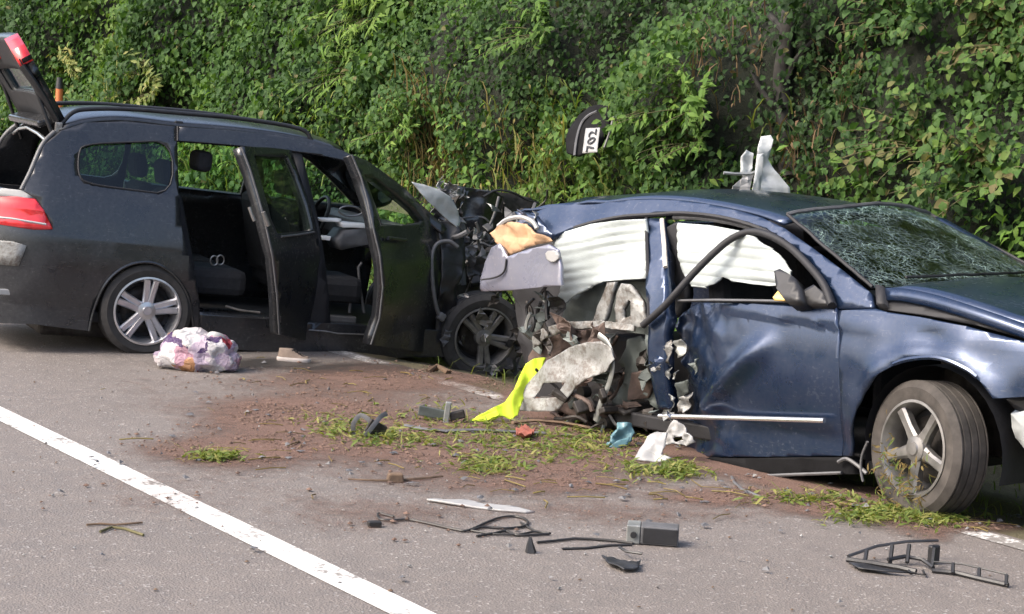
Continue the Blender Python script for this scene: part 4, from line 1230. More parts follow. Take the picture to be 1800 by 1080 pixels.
# ------------------------------------------------------------------ planting on the bank
def grass_blades(name, P, h, tint, mat, lean=.5, w=.010, parent=None, up=None):
    """arched three-piece blades"""
    n = len(P)
    az = rng.uniform(0, 2 * pi, n)
    out = np.stack([np.cos(az), np.sin(az), np.zeros(n)], 1) * (lean * rng.uniform(.3, 1.2, n))[:, None]
    if up is not None: out = out + up
    sd = np.stack([-np.sin(az), np.cos(az), np.zeros(n)], 1) * (w * rng.uniform(.6, 1.4, n))[:, None]
    H = h[:, None]
    b0 = P; b1 = P + (Za * .55 + out * .25) * H; b2 = P + (Za * .85 + out * .75) * H; b3 = P + (Za * .9 + out * 1.25) * H
    V = np.stack([b0 - sd, b0 + sd, b1 - sd * .9, b1 + sd * .9, b2 - sd * .6, b2 + sd * .6, b3], 1).reshape(-1, 3).astype(np.float32)
    k = np.arange(n)[:, None] * 7
    idx = np.concatenate([k + np.array([[0, 1, 3, 2]]), k + np.array([[2, 3, 5, 4]]), k + np.array([[4, 5, 6]])], 1)
    sizes = np.tile(np.array([4, 4, 3]), n)
    me = bpy.data.meshes.new(name)
    me.vertices.add(len(V)); me.vertices.foreach_set('co', V.ravel())
    flat = idx.ravel().astype(np.int32)
    me.loops.add(len(flat)); me.loops.foreach_set('vertex_index', flat)
    me.polygons.add(len(sizes)); me.polygons.foreach_set('loop_start', np.concatenate([[0], np.cumsum(sizes)[:-1]]).astype(np.int32))
    me.polygons.foreach_set('loop_total', sizes.astype(np.int32))
    me.update(calc_edges=True)
    a = me.attributes.new('tint', 'FLOAT', 'POINT')
    a.data.foreach_set('value', np.repeat(np.clip(tint, 0, 1), 7).astype(np.float32))
    me.materials.append(mat)
    o = bpy.data.objects.new(name, me); link(o)
    if parent: o.parent = parent
    return o
# tall grass along the foot of the bank and in tongues up it
n = 15000
t = rng.uniform(5, 34, n); z = -.2 + 2.1 * rng.random(n) ** 1.5
cl = vnoise(t, z, .5, 40) + .5 * vnoise(t, z, 2.0, 44)
keep = rng.random(n) < np.clip(.85 - .55 * z + 1.2 * cl + .35 * np.exp(-((t - 15) / 3.5) ** 2), 0, 1)
t, z, cl = t[keep], z[keep], cl[keep]
P = t[:, None] * DRa + _bd(t, z)[:, None] * NRa + z[:, None] * Za + BN * rng.uniform(.0, .30, len(t))[:, None]
gr = grass_blades('grass_fringe', P, rng.uniform(.10, .30, len(t)), .55 + .35 * rng.normal(0, .5, len(t)) + .3 * cl, M['grass'], 1.1, .007, up=-NRa * .35)
nl = 26000
tt = rng.uniform(5, 34, nl); zz_ = -.2 + 1.9 * rng.random(nl) ** 1.4
c2 = vnoise(tt, zz_, .6, 70) + .5 * vnoise(tt, zz_, 2.2, 74)
kp = rng.random(nl) < np.clip(.8 - .5 * zz_ + 1.3 * c2, 0, 1)
tt, zz_, c2 = tt[kp], zz_[kp], c2[kp]; nl = len(tt)
Pw = tt[:, None] * DRa + _bd(tt, zz_)[:, None] * NRa + zz_[:, None] * Za + BN * rng.uniform(.05, .42, nl)[:, None]
wl = leaves_obj('weed_cover', Pw, BN + Za * .4 + rng.normal(0, .55, (nl, 3)), -Za * .6 + BN * .5 + rng.normal(0, .6, (nl, 3)), rng.uniform(.05, .12, nl), .42, .35 + .3 * c2 + rng.normal(0, .2, nl), M['lance'], .15, .2)
tag(wl, 'yellow green leafy weeds covering the lower part of the bank', 'weeds', kind='stuff')
tag(gr, 'tall yellow green grass growing along the foot of the bank', 'grass', kind='stuff')
# grass and weeds on the verge
n = 9000
t = rng.uniform(4, 30, n); d = rng.uniform(7.2, 9.7, n)
keep = rng.random(n) < np.clip(.35 + .9 * vnoise(t, d, 1.1, 3) + .25 * (d - 8.4), .02, 1)
t, d = t[keep], d[keep]
z = np.array([vz(a, b) for a, b in zip(t, d)])
vg = grass_blades('verge_grass', t[:, None] * DRa + d[:, None] * NRa + z[:, None] * Za, rng.uniform(.03, .12, len(t)), .55 + .4 * rng.normal(0, .5, len(t)), M['grass'], 1.3, .004)
tag(vg, 'short dry grass growing on the verge beside the road', 'grass', kind='stuff')

def stem_leaf_plant(name, px, py, label, cat, nstem, length, leaf, aspect, mat, per, spread=.6, droop=.5, size_tint=.5, group=None, out=.35):
    """a plant rooted in the bank: arching stems that carry leaves"""
    t0, z0 = bank_hit(px, py)
    base = bank_pt(t0, z0, .05)
    root = empty(name, Matrix.Translation(base))
    tag(root, label, cat, group)
    P = []; Nn = []; U = []; S = []; T = []
    bm = bmesh.new()
    for k in range(nstem):
        a = random.uniform(0, 2 * pi)
        d = Vector(tuple(BN)) * random.uniform(.4, .9) + Vector(tuple(DRa)) * cos(a) * spread + Vector((0, 0, 1)) * (sin(a) * spread * .8 + .45)
        d.normalize()
        L = length * random.uniform(.6, 1.15)
        pts = []
        for i in range(8):
            s = i / 7
            pts.append(d * L * s + Vector((0, 0, -1)) * droop * L * s * s + Vector(tuple(BN)) * out * s * .3)
        tube_bm(bm, pts, [.006, .002], 5)
        for j in range(per):
            s = random.uniform(.15, 1.0)
            i = min(6, int(s * 7)); p = pts[i].lerp(pts[i + 1], s * 7 - i)
            tg = (pts[i + 1] - pts[i]).normalized()
            sidev = tg.cross(Vector(tuple(BN))).normalized() * random.choice((-1, 1))
            u = (tg * random.uniform(.3, 1.0) + sidev * random.uniform(.4, 1.0) + Vector((0, 0, -.35))).normalized()
            P.append(p + u * leaf * .5); U.append(u); S.append(leaf * random.uniform(.6, 1.2))
            Nn.append(Vector(tuple(BN)) + Vector((random.gauss(0, .45), random.gauss(0, .45), random.gauss(.3, .4))))
            T.append(size_tint + random.gauss(0, .22))
    st = bm_obj('stems', bm, M['stem'], root)
    lv = leaves_obj('leaves', np.array(P), np.array([tuple(v) for v in Nn]), np.array([tuple(v) for v in U]), np.array(S), aspect, np.array(T), mat, .12, .22, root)
    return root
random.seed(3)
stem_leaf_plant('willow_shrub', 690, 40, 'bright green shrub with long drooping leaves above the slate car windscreen, uppermost', 'shrub', 34, .8, .17, .17, M['lance'], 14, .8, .55, .75)
stem_leaf_plant('willow_shrub', 655, 140, 'bright green narrow leaved shrub to the left of the brown dry fronds', 'shrub', 26, .7, .15, .2, M['lance'], 14, .8, .5, .6)
stem_leaf_plant('willow_shrub', 740, 240, 'yellow green leafy shrub directly left of the brown dry fronds above the bonnet', 'shrub', 22, .55, .12, .25, M['lance'], 14, .8, .45, .45)
stem_leaf_plant('leafy_shrub', 975, 70, 'mid green shrub with pointed leaves above the black bumper lying on the bank', 'shrub', 28, .6, .11, .34, M['lance'], 14, .9, .4, .2)
stem_leaf_plant('leafy_shrub', 1235, 200, 'light green shrub with pointed leaves to the right of the black bumper', 'shrub', 30, .6, .10, .36, M['lance'], 16, 1.0, .35, .45)
stem_leaf_plant('leafy_shrub', 1240, 260, 'light green weedy shrub just left of the torn white metal panel', 'shrub', 24, .5, .09, .36, M['lance'], 14, 1.0, .35, .3)
stem_leaf_plant('broadleaf_shrub', 1640, 270, 'round leaved green shrub behind the middle of the shattered windscreen', 'shrub', 30, .6, .085, .85, M['ivy'], 10, 1.0, .35, .75)
stem_leaf_plant('broadleaf_shrub', 1760, 330, 'bright round leaved shrub at the right edge behind the navy bonnet', 'shrub', 32, .6, .085, .8, M['ivy'], 11, 1.0, .3, .85)
stem_leaf_plant('broadleaf_shrub', 1790, 90, 'round leaved green shrub in the top right corner of the bank', 'shrub', 34, .6, .085, .8, M['ivy'], 10, 1.0, .3, .8)
stem_leaf_plant('broadleaf_shrub', 1610, 60, 'dark green broad leaved shrub at the top of the bank right of the dark trunk', 'shrub', 26, .6, .085, .75, M['ivy'], 10, 1.0, .3, .5)
def dry_clump(px, py, label, mat, w, nb, hmin, hmax, tint, lean=.35):
    """withered fronds rising from a patch of the bank"""
    t0, z0 = bank_hit(px, py)
    root = empty('dry_fern', Matrix.Translation(bank_pt(t0, z0, .05)))
    tag(root, label, 'fern', 'withered ferns on the bank')
    o0 = np.array(root.location)
    Q = []
    for k in range(nb):
        a = t0 + random.gauss(0, w); b = z0 + random.gauss(-.1, .22)
        Q.append(tuple(bank_pt(a, b, random.uniform(.02, .28))))
    Q = np.array(Q) - o0
    grass_blades('fronds', Q, rng.uniform(hmin, hmax, nb), tint + rng.normal(0, .28, nb), mat, lean, .0055, root, up=-NRa * .25)
    m_ = nb // 2
    lv = leaves_obj('withered_leaves', Q[:m_] + np.array([0, 0, .15]) + rng.normal(0, .1, (m_, 3)), BN + rng.normal(0, .6, (m_, 3)), -Za + rng.normal(0, .5, (m_, 3)), rng.uniform(.03, .08, m_), .4, tint + rng.normal(0, .3, m_), mat, .2, .3, root)
    return root
dry_clump(775, 230, 'tall brown withered fronds on the bank above the crushed slate bonnet', M['dry'], .20, 110, .2, .5, .30, .7)
dry_clump(805, 310, 'low rusty withered fronds just behind the crushed slate bonnet', M['dry'], .26, 110, .15, .4, .40, .7)
dry_clump(1450, 290, 'brown withered fronds on the bank right of the torn white panel', M['fern_brown'], .26, 80, .10, .26, .45, 1.3)
dry_clump(1290, 120, 'reddish withered fronds left of the dark trunk high on the bank', M['fern_brown'], .15, 60, .1, .25, .4, 1.0)
dry_clump(960, 290, 'yellowed withered fronds below the black bumper lying on the bank', M['dry'], .35, 120, .15, .32, .8, .8)
dry_clump(1520, 140, 'thin brown withered fronds hanging high on the bank right of the dark trunk', M['fern_brown'], .16, 60, .1, .25, .35, 1.0)
stem_leaf_plant('roadside_weed', 150, 150, 'yellow green weeds on the bank beside the orange marker post', 'weed', 40, .7, .14, .3, M['grass'], 14, 1.2, .3, .7)
stem_leaf_plant('roadside_weed', 260, 165, 'pale green weeds on the bank above the slate car roof', 'weed', 36, .7, .13, .3, M['grass'], 14, 1.2, .3, .5)

stem_leaf_plant('leafy_shrub', 1062, 318, 'low light green weed hiding the lower edge of the black bumper on the bank', 'shrub', 12, .26, .08, .36, M['lance'], 12, .6, .2, .5)
# dark ivy clad trunk on the bank
tr = empty('tree_trunk', Matrix.Translation(bank_pt(*bank_hit(1385, 300), .1)))
tag(tr, 'dark slanting tree trunk half hidden by creepers on the bank', 'tree')
inv = tr.matrix_world.inverted()
pts = [inv @ bank_pt(*bank_hit(x, y), .03) for x, y in ((1392, 320), (1388, 260), (1382, 200), (1378, 140), (1386, 80), (1392, 20), (1396, -60))]
tube('trunk', crspline(pts, 4), [.085, .07, .065, .06], M['bark'], tr, 10)
for k, q in enumerate((((1384, 160), (1410, 110), (1450, 70), (1490, 60)), ((1382, 200), (1350, 170), (1330, 130)), ((1388, 60), (1360, 30), (1340, -10)))):
    tube('branch', crspline([inv @ bank_pt(*bank_hit(x, y), .06) for x, y in q], 4), [.035, .012], M['bark'], tr, 7)
# ------------------------------------------------------------------ things on the bank
# marker post
t0, z0 = bank_hit(104, 178)
pb = on_depth(104, 178, 24.5)
post = empty('marker_post', Matrix.Translation(pb + Vector((0, 0, -.9))))
tag(post, 'short orange roadside marker post with black cap beside the open tailgate', 'post')
tube('shaft', [Vector((0, 0, 0)), Vector((0, 0, 1.05))], .045, M['orange_plastic'], post, 10)
tube('cap', [Vector((0, 0, 1.052)), Vector((0, 0, 1.19))], [.05, .035], M['black_plastic'], post, 10)
# bumper corner with plate lying on the bank
tB, zB = bank_hit(1045, 240)
pB = bank_pt(tB, zB, .56)
FB = Plane(pB, -Vector(tuple(DRa)), Vector(tuple(BSL * NRa + Za)), None)
bump_root = empty('bumper_piece', Matrix.Translation(pB))
tag(bump_root, 'torn off black bumper with a white number plate lying on the bank', 'bumper')
BPM = Matrix.Translation(pB)
def bplane(h): return Plane(FB.n * h * (1 if FB.n.dot(-NR) > 0 else -1), FB.a, FB.b, BPM)
sg = 1 if FB.n.dot(-NR) > 0 else -1
q0 = bplane(.0)
sheet('bumper_skin', q0, [(1008, 276), (1006, 250), (1014, 226), (1026, 206), (1044, 194), (1068, 192), (1086, 194), (1080, 214), (1074, 240), (1066, 262), (1048, 272), (1026, 280)], M['matte_black'], bump_root, th=.02, grid=.05, disp=lambda u, v: sg * (.04 * nz(u * 4, v * 4, 2) + .06), off=0)
tube('bumper_edge', [bplane(.08).pt(x, y) for x, y in crspline([(1010, 274), (1014, 244), (1022, 218), (1034, 204), (1050, 196)], 4)], .012, M['grey_plastic'], bump_root, 6)
tube('bumper_edge', [bplane(.09).pt(x, y) for x, y in crspline([(1082, 196), (1076, 216), (1070, 238), (1062, 260)], 4)], .010, M['grey_plastic'], bump_root, 6)
for k, y in enumerate((228, 240, 252)):
    tube('grille_bar', [bplane(.04).pt(x, yy) for x, yy in ((1000, y), (1012, y + 1), (1022, y + 2))], .008, M['black_plastic'], bump_root, 6)
PLT = bplane(.15)
plate = sheet('number_plate', PLT, [(1030, 226), (1055, 225), (1050, 262), (1050, 268), (1024, 270)], M['white_plastic'], bump_root, th=.006, grid=.2, off=0)
tc = bpy.data.curves.new('plate_text', 'FONT')
tc.body = '702'; tc.size = .135; tc.align_x = 'CENTER'; tc.align_y = 'CENTER'; tc.extrude = .003
tmp = bpy.data.objects.new('tmp', tc); link(tmp)
bpy.context.view_layer.update()
dg = bpy.context.evaluated_depsgraph_get()
tme = bpy.data.meshes.new_from_object(tmp.evaluated_get(dg))
bpy.data.objects.remove(tmp)
lt = bpy.data.objects.new('plate_lettering', tme); tme.materials.clear(); tme.materials.append(M['black_plastic'])
link(lt); lt.parent = plate
c0 = bplane(.163).pt(1040, 247); up_ = (bplane(.163).pt(1043, 226) - bplane(.163).pt(1036, 268)).normalized()
nn = FB.n * sg; yv = nn.cross(up_).normalized()
lt.matrix_local = Matrix(((up_.x, yv.x, nn.x, c0.x), (up_.y, yv.y, nn.y, c0.y), (up_.z, yv.z, nn.z, c0.z), (0, 0, 0, 1)))
# torn pale panel standing behind the navy roof
TPo = on_depth(1335, 330, 13.6)
tp = empty('torn_panel', Matrix.Translation(TPo + Vector((0, 0, -.9))))
tag(tp, 'torn pale metal body panel sticking up behind the navy roof', 'scrap metal')
TPM = Matrix.Translation(TPo + Vector((0, 0, -.9)))
def tpl(h): return Plane(Vector((0, -h, .9)), (1, .15, 0), (0, .1, 1), TPM)
sheet('panel', tpl(.05), [(1330, 262), (1338, 240), (1354, 238), (1358, 246), (1350, 280), (1362, 300), (1386, 330), (1400, 420), (1330, 420), (1326, 330)], M['bare_sheet'], tp, th=.004, grid=.03, disp=crumple(.06, 4, 2))
sheet('panel_strip', tpl(.09), [(1330, 272), (1340, 270), (1340, 300), (1334, 340), (1326, 400), (1318, 400), (1322, 330)], M['bare_sheet'], tp, th=.004, grid=.03, disp=crumple(.05, 5, 4))
sheet('panel_lug', tpl(.02), [(1302, 276), (1312, 264), (1324, 270), (1322, 296), (1312, 318), (1300, 306)], M['bare_sheet'], tp, th=.004, grid=.03, disp=crumple(.05, 8, 5))
tube('panel_rod', [tpl(.06).pt(x, y) for x, y in ((1272, 304), (1292, 306), (1318, 306), (1336, 300))], .012, M['galv'], tp, 6)
sheet('panel_foot', tpl(.03), [(1286, 328), (1304, 312), (1322, 308), (1316, 330), (1300, 400), (1280, 400)], M['white_plastic'], tp, th=.006, grid=.05, disp=crumple(.08, 9, 6), smooth=False)

# ------------------------------------------------------------------ dirt and small stuff on the road
def to_px(p):
    q = Vector(p) - CO; zz = q.dot(C_F)
    return 900 + FPX * q.dot(C_R) / zz, 540 - FPX * q.dot(C_U) / zz
BLOBS = [(600, 700, 300, 55, .45), (900, 830, 330, 50, .45), (540, 735, 190, 42, 1.0), (420, 790, 170, 30, .85), (720, 770, 220, 48, .9), (930, 800, 220, 50, .85), (960, 845, 210, 26, .6), (1300, 872, 170, 18, .75), (1500, 892, 150, 18, .8), (660, 672, 260, 26, .6), (1680, 922, 130, 14, .75), (300, 870, 300, 60, .18), (1100, 900, 300, 30, .3), (820, 662, 60, 16, .75), (1050, 760, 140, 40, 1.0), (700, 900, 300, 60, .25)]
def cover(px, py):
    c = 0.0
    for x, y, a, b, w in BLOBS:
        c = max(c, w * math.exp(-((px - x) / a) ** 2 - ((py - y) / b) ** 2))
    return c
V = []; Fc = []; CV = []
nu, nv = 150, 90
for i in range(nu + 1):
    for j in range(nv + 1):
        t_ = 4.5 + 9.5 * i / nu; d_ = 2.6 + 4.95 * j / nv
        zz = (vz(t_, d_) - .002 if d_ > 6.985 else 0.0) + .0085
        p = road(t_, d_, zz)
        px, py = to_px(p)
        c = cover(px, py) + .12 * nz(t_ * 2, d_ * 2, 4)
        if 850 < px < 1700: c = max(c, (.95 + .2 * nz(t_ * 3, d_ * 3, 8)) * math.exp(-((d_ - 6.95) / .38) ** 2) * sstep(850, 920, px) * sstep(1700, 1640, px))
        V.append(p); CV.append(max(0, c))
for i in range(nu):
    for j in range(nv):
        a = i * (nv + 1) + j
        if max(CV[a], CV[a + 1], CV[a + nv + 1], CV[a + nv + 2]) > .10:
            Fc.append((a, a + 1, a + nv + 2, a + nv + 1))
df = mesh_obj('spilled_dirt', V, Fc, M['dirt_film'])
at = df.data.attributes.new('cover', 'FLOAT', 'POINT'); at.data.foreach_set('value', np.array(CV, dtype=np.float32))
if df.data.polygons[0].normal.z < 0: df.data.flip_normals()
tag(df, 'thin film of reddish brown soil spread over the asphalt between the cars', 'dirt', kind='stuff')

# dark fluid that ran out under the slate car
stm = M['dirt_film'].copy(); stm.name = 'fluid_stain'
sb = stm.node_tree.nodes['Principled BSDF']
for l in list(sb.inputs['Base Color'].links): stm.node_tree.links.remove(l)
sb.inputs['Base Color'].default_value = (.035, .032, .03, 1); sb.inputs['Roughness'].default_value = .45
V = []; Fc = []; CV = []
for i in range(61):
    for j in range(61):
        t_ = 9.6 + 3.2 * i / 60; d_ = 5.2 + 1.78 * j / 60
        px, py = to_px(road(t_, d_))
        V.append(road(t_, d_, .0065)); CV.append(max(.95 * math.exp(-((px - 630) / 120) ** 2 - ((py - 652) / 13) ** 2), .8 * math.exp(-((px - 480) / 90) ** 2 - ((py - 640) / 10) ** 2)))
for i in range(60):
    for j in range(60):
        a = i * 61 + j
        if max(CV[a], CV[a + 1], CV[a + 61], CV[a + 62]) > .1: Fc.append((a, a + 1, a + 62, a + 61))
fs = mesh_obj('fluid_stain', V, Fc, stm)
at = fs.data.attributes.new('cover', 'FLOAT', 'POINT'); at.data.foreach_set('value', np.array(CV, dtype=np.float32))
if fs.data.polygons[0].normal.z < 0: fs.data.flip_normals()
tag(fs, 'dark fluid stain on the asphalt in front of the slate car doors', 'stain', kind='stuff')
def lumps(name, pts, sizes, mat, flat=.6):
    """joined irregular pebbles"""
    base = np.array([(0, 0, 1), (.9, 0, .1), (.28, .86, .0), (-.73, .53, .1), (-.73, -.53, 0), (.28, -.86, .1), (0, 0, -.6)])
    fc = [(0, 1, 2), (0, 2, 3), (0, 3, 4), (0, 4, 5), (0, 5, 1), (6, 2, 1), (6, 3, 2), (6, 4, 3), (6, 5, 4), (6, 1, 5)]
    V = []; Fc = []
    for p, s in zip(pts, sizes):
        k = len(V); a = random.uniform(0, 6.28); ca, sa = cos(a), sin(a)
        st = random.uniform(.7, 1.6)
        for b in base:
            j = np.array([random.uniform(.7, 1.3) for _ in range(3)])
            x, y, z = b * j * s
            x *= st
            V.append((p[0] + ca * x - sa * y, p[1] + sa * x + ca * y, p[2] + z * flat))
        Fc += [tuple(i + k for i in f) for f in fc]
    return mesh_obj(name, V, Fc, mat)
random.seed(44)
pts = []; sz = []
while len(pts) < 9000:
    t_ = random.uniform(4.5, 14); d_ = random.uniform(2.6, 7.5)
    p = road(t_, d_, 0); px, py = to_px(p)
    c = cover(px, py) * (.6 + .8 * nz(t_ * 3, d_ * 3, 1))
    if random.random() < c * c:
        p.z = (vz(t_, d_) if d_ > 6.985 else 0) + .01
        pts.append(p); sz.append(.003 + .015 * random.random() ** 6)
lp = lumps('soil_crumbs', pts, sz, M['clod'])
tag(lp, 'small crumbs of reddish soil strewn over the road between the cars', 'soil', kind='stuff')
pts = [road(random.uniform(3.5, 14), random.uniform(1.0, 6.9), .006) for _ in range(650)]
gt = lumps('road_grit', pts, [.003 + .007 * random.random() ** 3 for _ in pts], M['galv_pale'], .7)
tag(gt, 'pale grit and glass crumbs scattered over the asphalt', 'grit', kind='stuff')
pts = [road(random.uniform(3.5, 14), random.uniform(1.0, 6.9), .006) for _ in range(380)]
gt = lumps('dark_grit', pts, [.003 + .009 * random.random() ** 3 for _ in pts], M['wood'], .6)
tag(gt, 'dark bits of bark and soil scattered over the asphalt', 'grit', kind='stuff')
# torn up grass and weeds lying on the road
GB = [(600, 755, 45, 16, .7), (690, 775, 60, 12, .9), (880, 775, 90, 24, 1.0), (990, 790, 90, 22, 1.0), (860, 822, 45, 12, .8), (1150, 832, 50, 10, .7), (1195, 830, 22, 10, .8), (1600, 905, 90, 14, 1.0), (1640, 915, 40, 12, 1.0), (1520, 912, 40, 10, .6), (380, 808, 25, 6, .7), (1420, 880, 70, 8, .5), (1050, 770, 60, 20, .7), (760, 740, 70, 18, .5)]
Pg = []; Tg = []; Sg = []
while len(Pg) < 4200:
    x, y, a, b, w = random.choice(GB)
    px = random.gauss(x, a * .8); py = random.gauss(y, b * .75)
    if random.random() > w: continue
    p = GV(px, py); Pg.append((p.x, p.y, p.z + random.uniform(.008, .035))); Tg.append(random.gauss(.6, .3)); Sg.append(random.uniform(.025, .085))
Pg = np.array(Pg); n = len(Pg)
az = rng.uniform(0, 2 * pi, n)
Ug = np.stack([np.cos(az), np.sin(az), rng.normal(.15, .3, n)], 1)
Ng = np.stack([rng.normal(0, .45, n), rng.normal(0, .45, n), np.ones(n)], 1)
lw = leaves_obj('torn_weeds', Pg, Ng, Ug, np.array(Sg), .22, np.array(Tg), M['grass'], .1, .2)
tag(lw, 'torn up green weeds and grass lying on the road beside the wreck', 'weeds', kind='stuff')
gb = grass_blades('torn_grass', Pg[:500] - np.array([0, 0, .02]), rng.uniform(.03, .07, 500), rng.uniform(.4, 1, 500), M['grass'], 2.2, .003)
tag(gb, 'loose tufts of torn grass beside the navy front wheel and sill', 'grass', kind='stuff')
# straws and twigs
bm = bmesh.new()
for k in range(160):
    x, y, a, b, w = random.choice(BLOBS[:11])
    p = GV(random.gauss(x, a * .6), random.gauss(y, b * .6)) + Vector((0, 0, .014))
    a_ = random.uniform(0, 6.28); L = random.uniform(.04, .2)
    d = Vector((cos(a_), sin(a_), 0)); e = Vector((-d.y, d.x, 0)) * random.uniform(-.02, .02)
    tube_bm(bm, [p, p + d * L * .5 + e + Vector((0, 0, .006)), p + d * L], random.uniform(.0015, .004), 4)
tw = bm_obj('straw_litter', bm, M['dry'])
at = tw.data.attributes.new('tint', 'FLOAT', 'POINT'); at.data.foreach_set('value', np.clip(np.repeat(rng.uniform(0, 1, len(tw.data.vertices) // 12 + 1), 12)[:len(tw.data.vertices)], 0, 1).astype(np.float32))
tag(tw, 'loose straws and twigs scattered over the spilled soil', 'straw', kind='stuff')

# ------------------------------------------------------------------ loose things on the road
def ground_plane(px, py, h=0.0):
    p = GV(px, py)
    return Plane(p + Vector((0, 0, h)), (1, 0, 0), (0, 1, 0))
def own(name, label, cat, px, py, group=None):
    o = empty(name, Matrix.Translation(GV(px, py)))
    return tag(o, label, cat, group)
def rel(o, p): return Vector(p) - o.matrix_world.translation
class Shift:
    """a plane in world space whose points are given relative to an empty"""
    def __init__(s, pl, o): s.pl = pl; s.o = o.matrix_world.translation.copy(); s.n = pl.n
    def uv(s, x, y): return s.pl.uv(x, y)
    def emb(s, u, v, h=0.0): return s.pl.emb(u, v, h) - s.o
    def pt(s, x, y, h=0.0): return s.pl.pt(x, y, h) - s.o
def loose_sheet(name, root, pl, outline, mat, **kw):
    """panel on a world plane, kept relative to its thing"""
    o = sheet(name, pl, outline, mat, None, **kw)
    tr_ = root.matrix_world.translation
    for v in o.data.vertices: v.co -= tr_
    o.parent = root
    return o
# high visibility vest spilling out of the wreck
v = own('safety_vest', 'crumpled fluorescent yellow safety vest spilling from the torn rear of the navy car', 'vest', 880, 742)
p0 = GV(880, 743)
VP = Plane(p0, (1, .1, 0), (0, .45, 1))
loose_sheet('vest_cloth', v, VP, [(822, 743), (842, 731), (866, 718), (888, 706), (903, 686), (914, 660), (924, 640), (940, 631), (960, 630), (952, 648), (938, 668), (926, 690), (916, 712), (910, 730), (898, 739), (884, 732), (868, 739), (848, 746)], M['hivis'], th=.006, grid=.02, disp=lambda a, b: .05 * (.35 - abs(nz(a * 9, b * 4, 2))) + .02 * nz(a * 22, b * 8, 5))
loose_sheet('vest_hem', v, VP, [(824, 744), (850, 734), (872, 724), (876, 734), (850, 745)], M['hivis'], th=.008, grid=.02, disp=lambda a, b: .05 + .03 * nz(a * 14, b * 10, 3))
# carrier bag
def bag_mat():
    m, nt, b = new_mat('printed_bag')
    c = coords(nt)
    di = N(nt, 'ShaderNodeTexNoise', Scale=6.0, Detail=3); nt.links.new(c, di.inputs['Vector'])
    w = mixc(nt, .22, c, di.outputs['Color'])
    vo = N(nt, 'ShaderNodeTexVoronoi', Scale=11.0); nt.links.new(w, vo.inputs['Vector'])
    sp = N(nt, 'ShaderNodeSeparateColor'); nt.links.new(vo.outputs['Color'], sp.inputs[0])
    r = nt.nodes.new('ShaderNodeValToRGB'); r.color_ramp.interpolation = 'CONSTANT'
    cols = [(0, (.42, .38, .40)), (.18, (.36, .20, .26)), (.34, (.48, .46, .47)), (.54, (.26, .022, .035)), (.60, (.34, .17, .08)), (.66, (.30, .24, .32)), (.80, (.05, .022, .09)), (.90, (.40, .32, .40))]
    e = r.color_ramp.elements
    while len(e) < len(cols): e.new(.5)
    for k, (p, q) in enumerate(cols): e[k].position = p; e[k].color = (*q, 1)
    nt.links.new(sp.outputs[0], r.inputs[0])
    nt.links.new(r.outputs[0], b.inputs['Base Color'])
    b.inputs['Roughness'].default_value = .35
    bump(nt, b, noise_n(nt, c, 16, 5, .6, 1.5), .9, .03)
    return m
M['bag'] = bag_mat()
bg_ = own('carrier_bag', 'full pink and white printed carrier bag beside the slate car rear wheel', 'bag', 350, 650)
bm = bmesh.new()
bmesh.ops.create_icosphere(bm, subdivisions=5, radius=1)
for q in bm.verts:
    x, y, z = q.co
    f = 1 + .26 * (.3 - abs(nz(x * 1.7, y * 1.7, z * .9))) + .07 * (.3 - abs(nz(x * 7, y * 7, z * 3 + 3))) + .05 * (.3 - abs(nz(x * 16, y * 16, z * 9 + 5)))
    sq = .75 + .25 * min(1, abs(z) + .4)
    q.co = Vector((x * .285 * f * sq * (1.12 if z < 0 else 1), y * .17 * f * sq, max(-.005, .115 + z * .145 * f + .035 * nz(x * 3, y * 3, 7))))
bo = bm_obj('bag_body', bm, M['bag'], bg_, True)
for k, (cx, a) in enumerate(((-.13, .2), (.10, -.3))):
    tube('bag_handle', crspline([Vector((cx - .05, 0, .19)), Vector((cx - .035, -.03, .235)), Vector((cx + .01, -.05, .242)), Vector((cx + .05, -.04, .225)), Vector((cx + .06, -.03, .19))], 4), .012, M['white_plastic'], bg_, 6, 2.2)
# shoe
sh = own('shoe', 'single beige low shoe with white sole lying beside the slate car sill', 'shoe', 516, 637)
def shoe_loop(z, sx, sy, ox=0):
    out = []
    for k in range(22):
        a = 2 * pi * k / 22
        x = cos(a); y = sin(a)
        wd = .040 + .010 * x * (1 if x > 0 else .4)
        out.append(Vector((ox + x * .122 * sx, y * wd * sy, z)))
    return out
rows = [shoe_loop(.002, .96, .9), shoe_loop(.006, 1, 1), shoe_loop(.030, 1.0, 1.0), shoe_loop(.034, .97, .96)]
o = loft('sole', [r + [r[0]] for r in rows], M['shoe_white'], sh)
rows = []
for i in range(9):
    t_ = i / 8
    L = shoe_loop(.03, .96 - .10 * t_, .95 - .35 * t_)
    hh = .065 * t_
    rows.append([Vector((p.x, p.y, .03 + hh * (1.0 if p.x < -.02 else max(.25, 1 - (p.x + .02) / .12)))) for p in L])
loft('upper', [r + [r[0]] for r in rows], M['shoe_tan'], sh, .003)
bm = bmesh.new(); L = [Vector((p.x, p.y * .9, p.z - .006)) for p in rows[-1]]
bm.faces.new([bm.verts.new(p) for p in L]); bm_obj('insole', bm, M['trim_dark'], sh)
for k in range(3):
    tube('lace', [Vector((-.005 + .022 * k, -.026, .083 - .013 * k)), Vector((.0 + .022 * k, 0, .09 - .013 * k)), Vector((-.005 + .022 * k, .026, .083 - .013 * k))], .005, M['black_plastic'], sh, 5)
sh.rotation_euler = (0, 0, radians(-8))
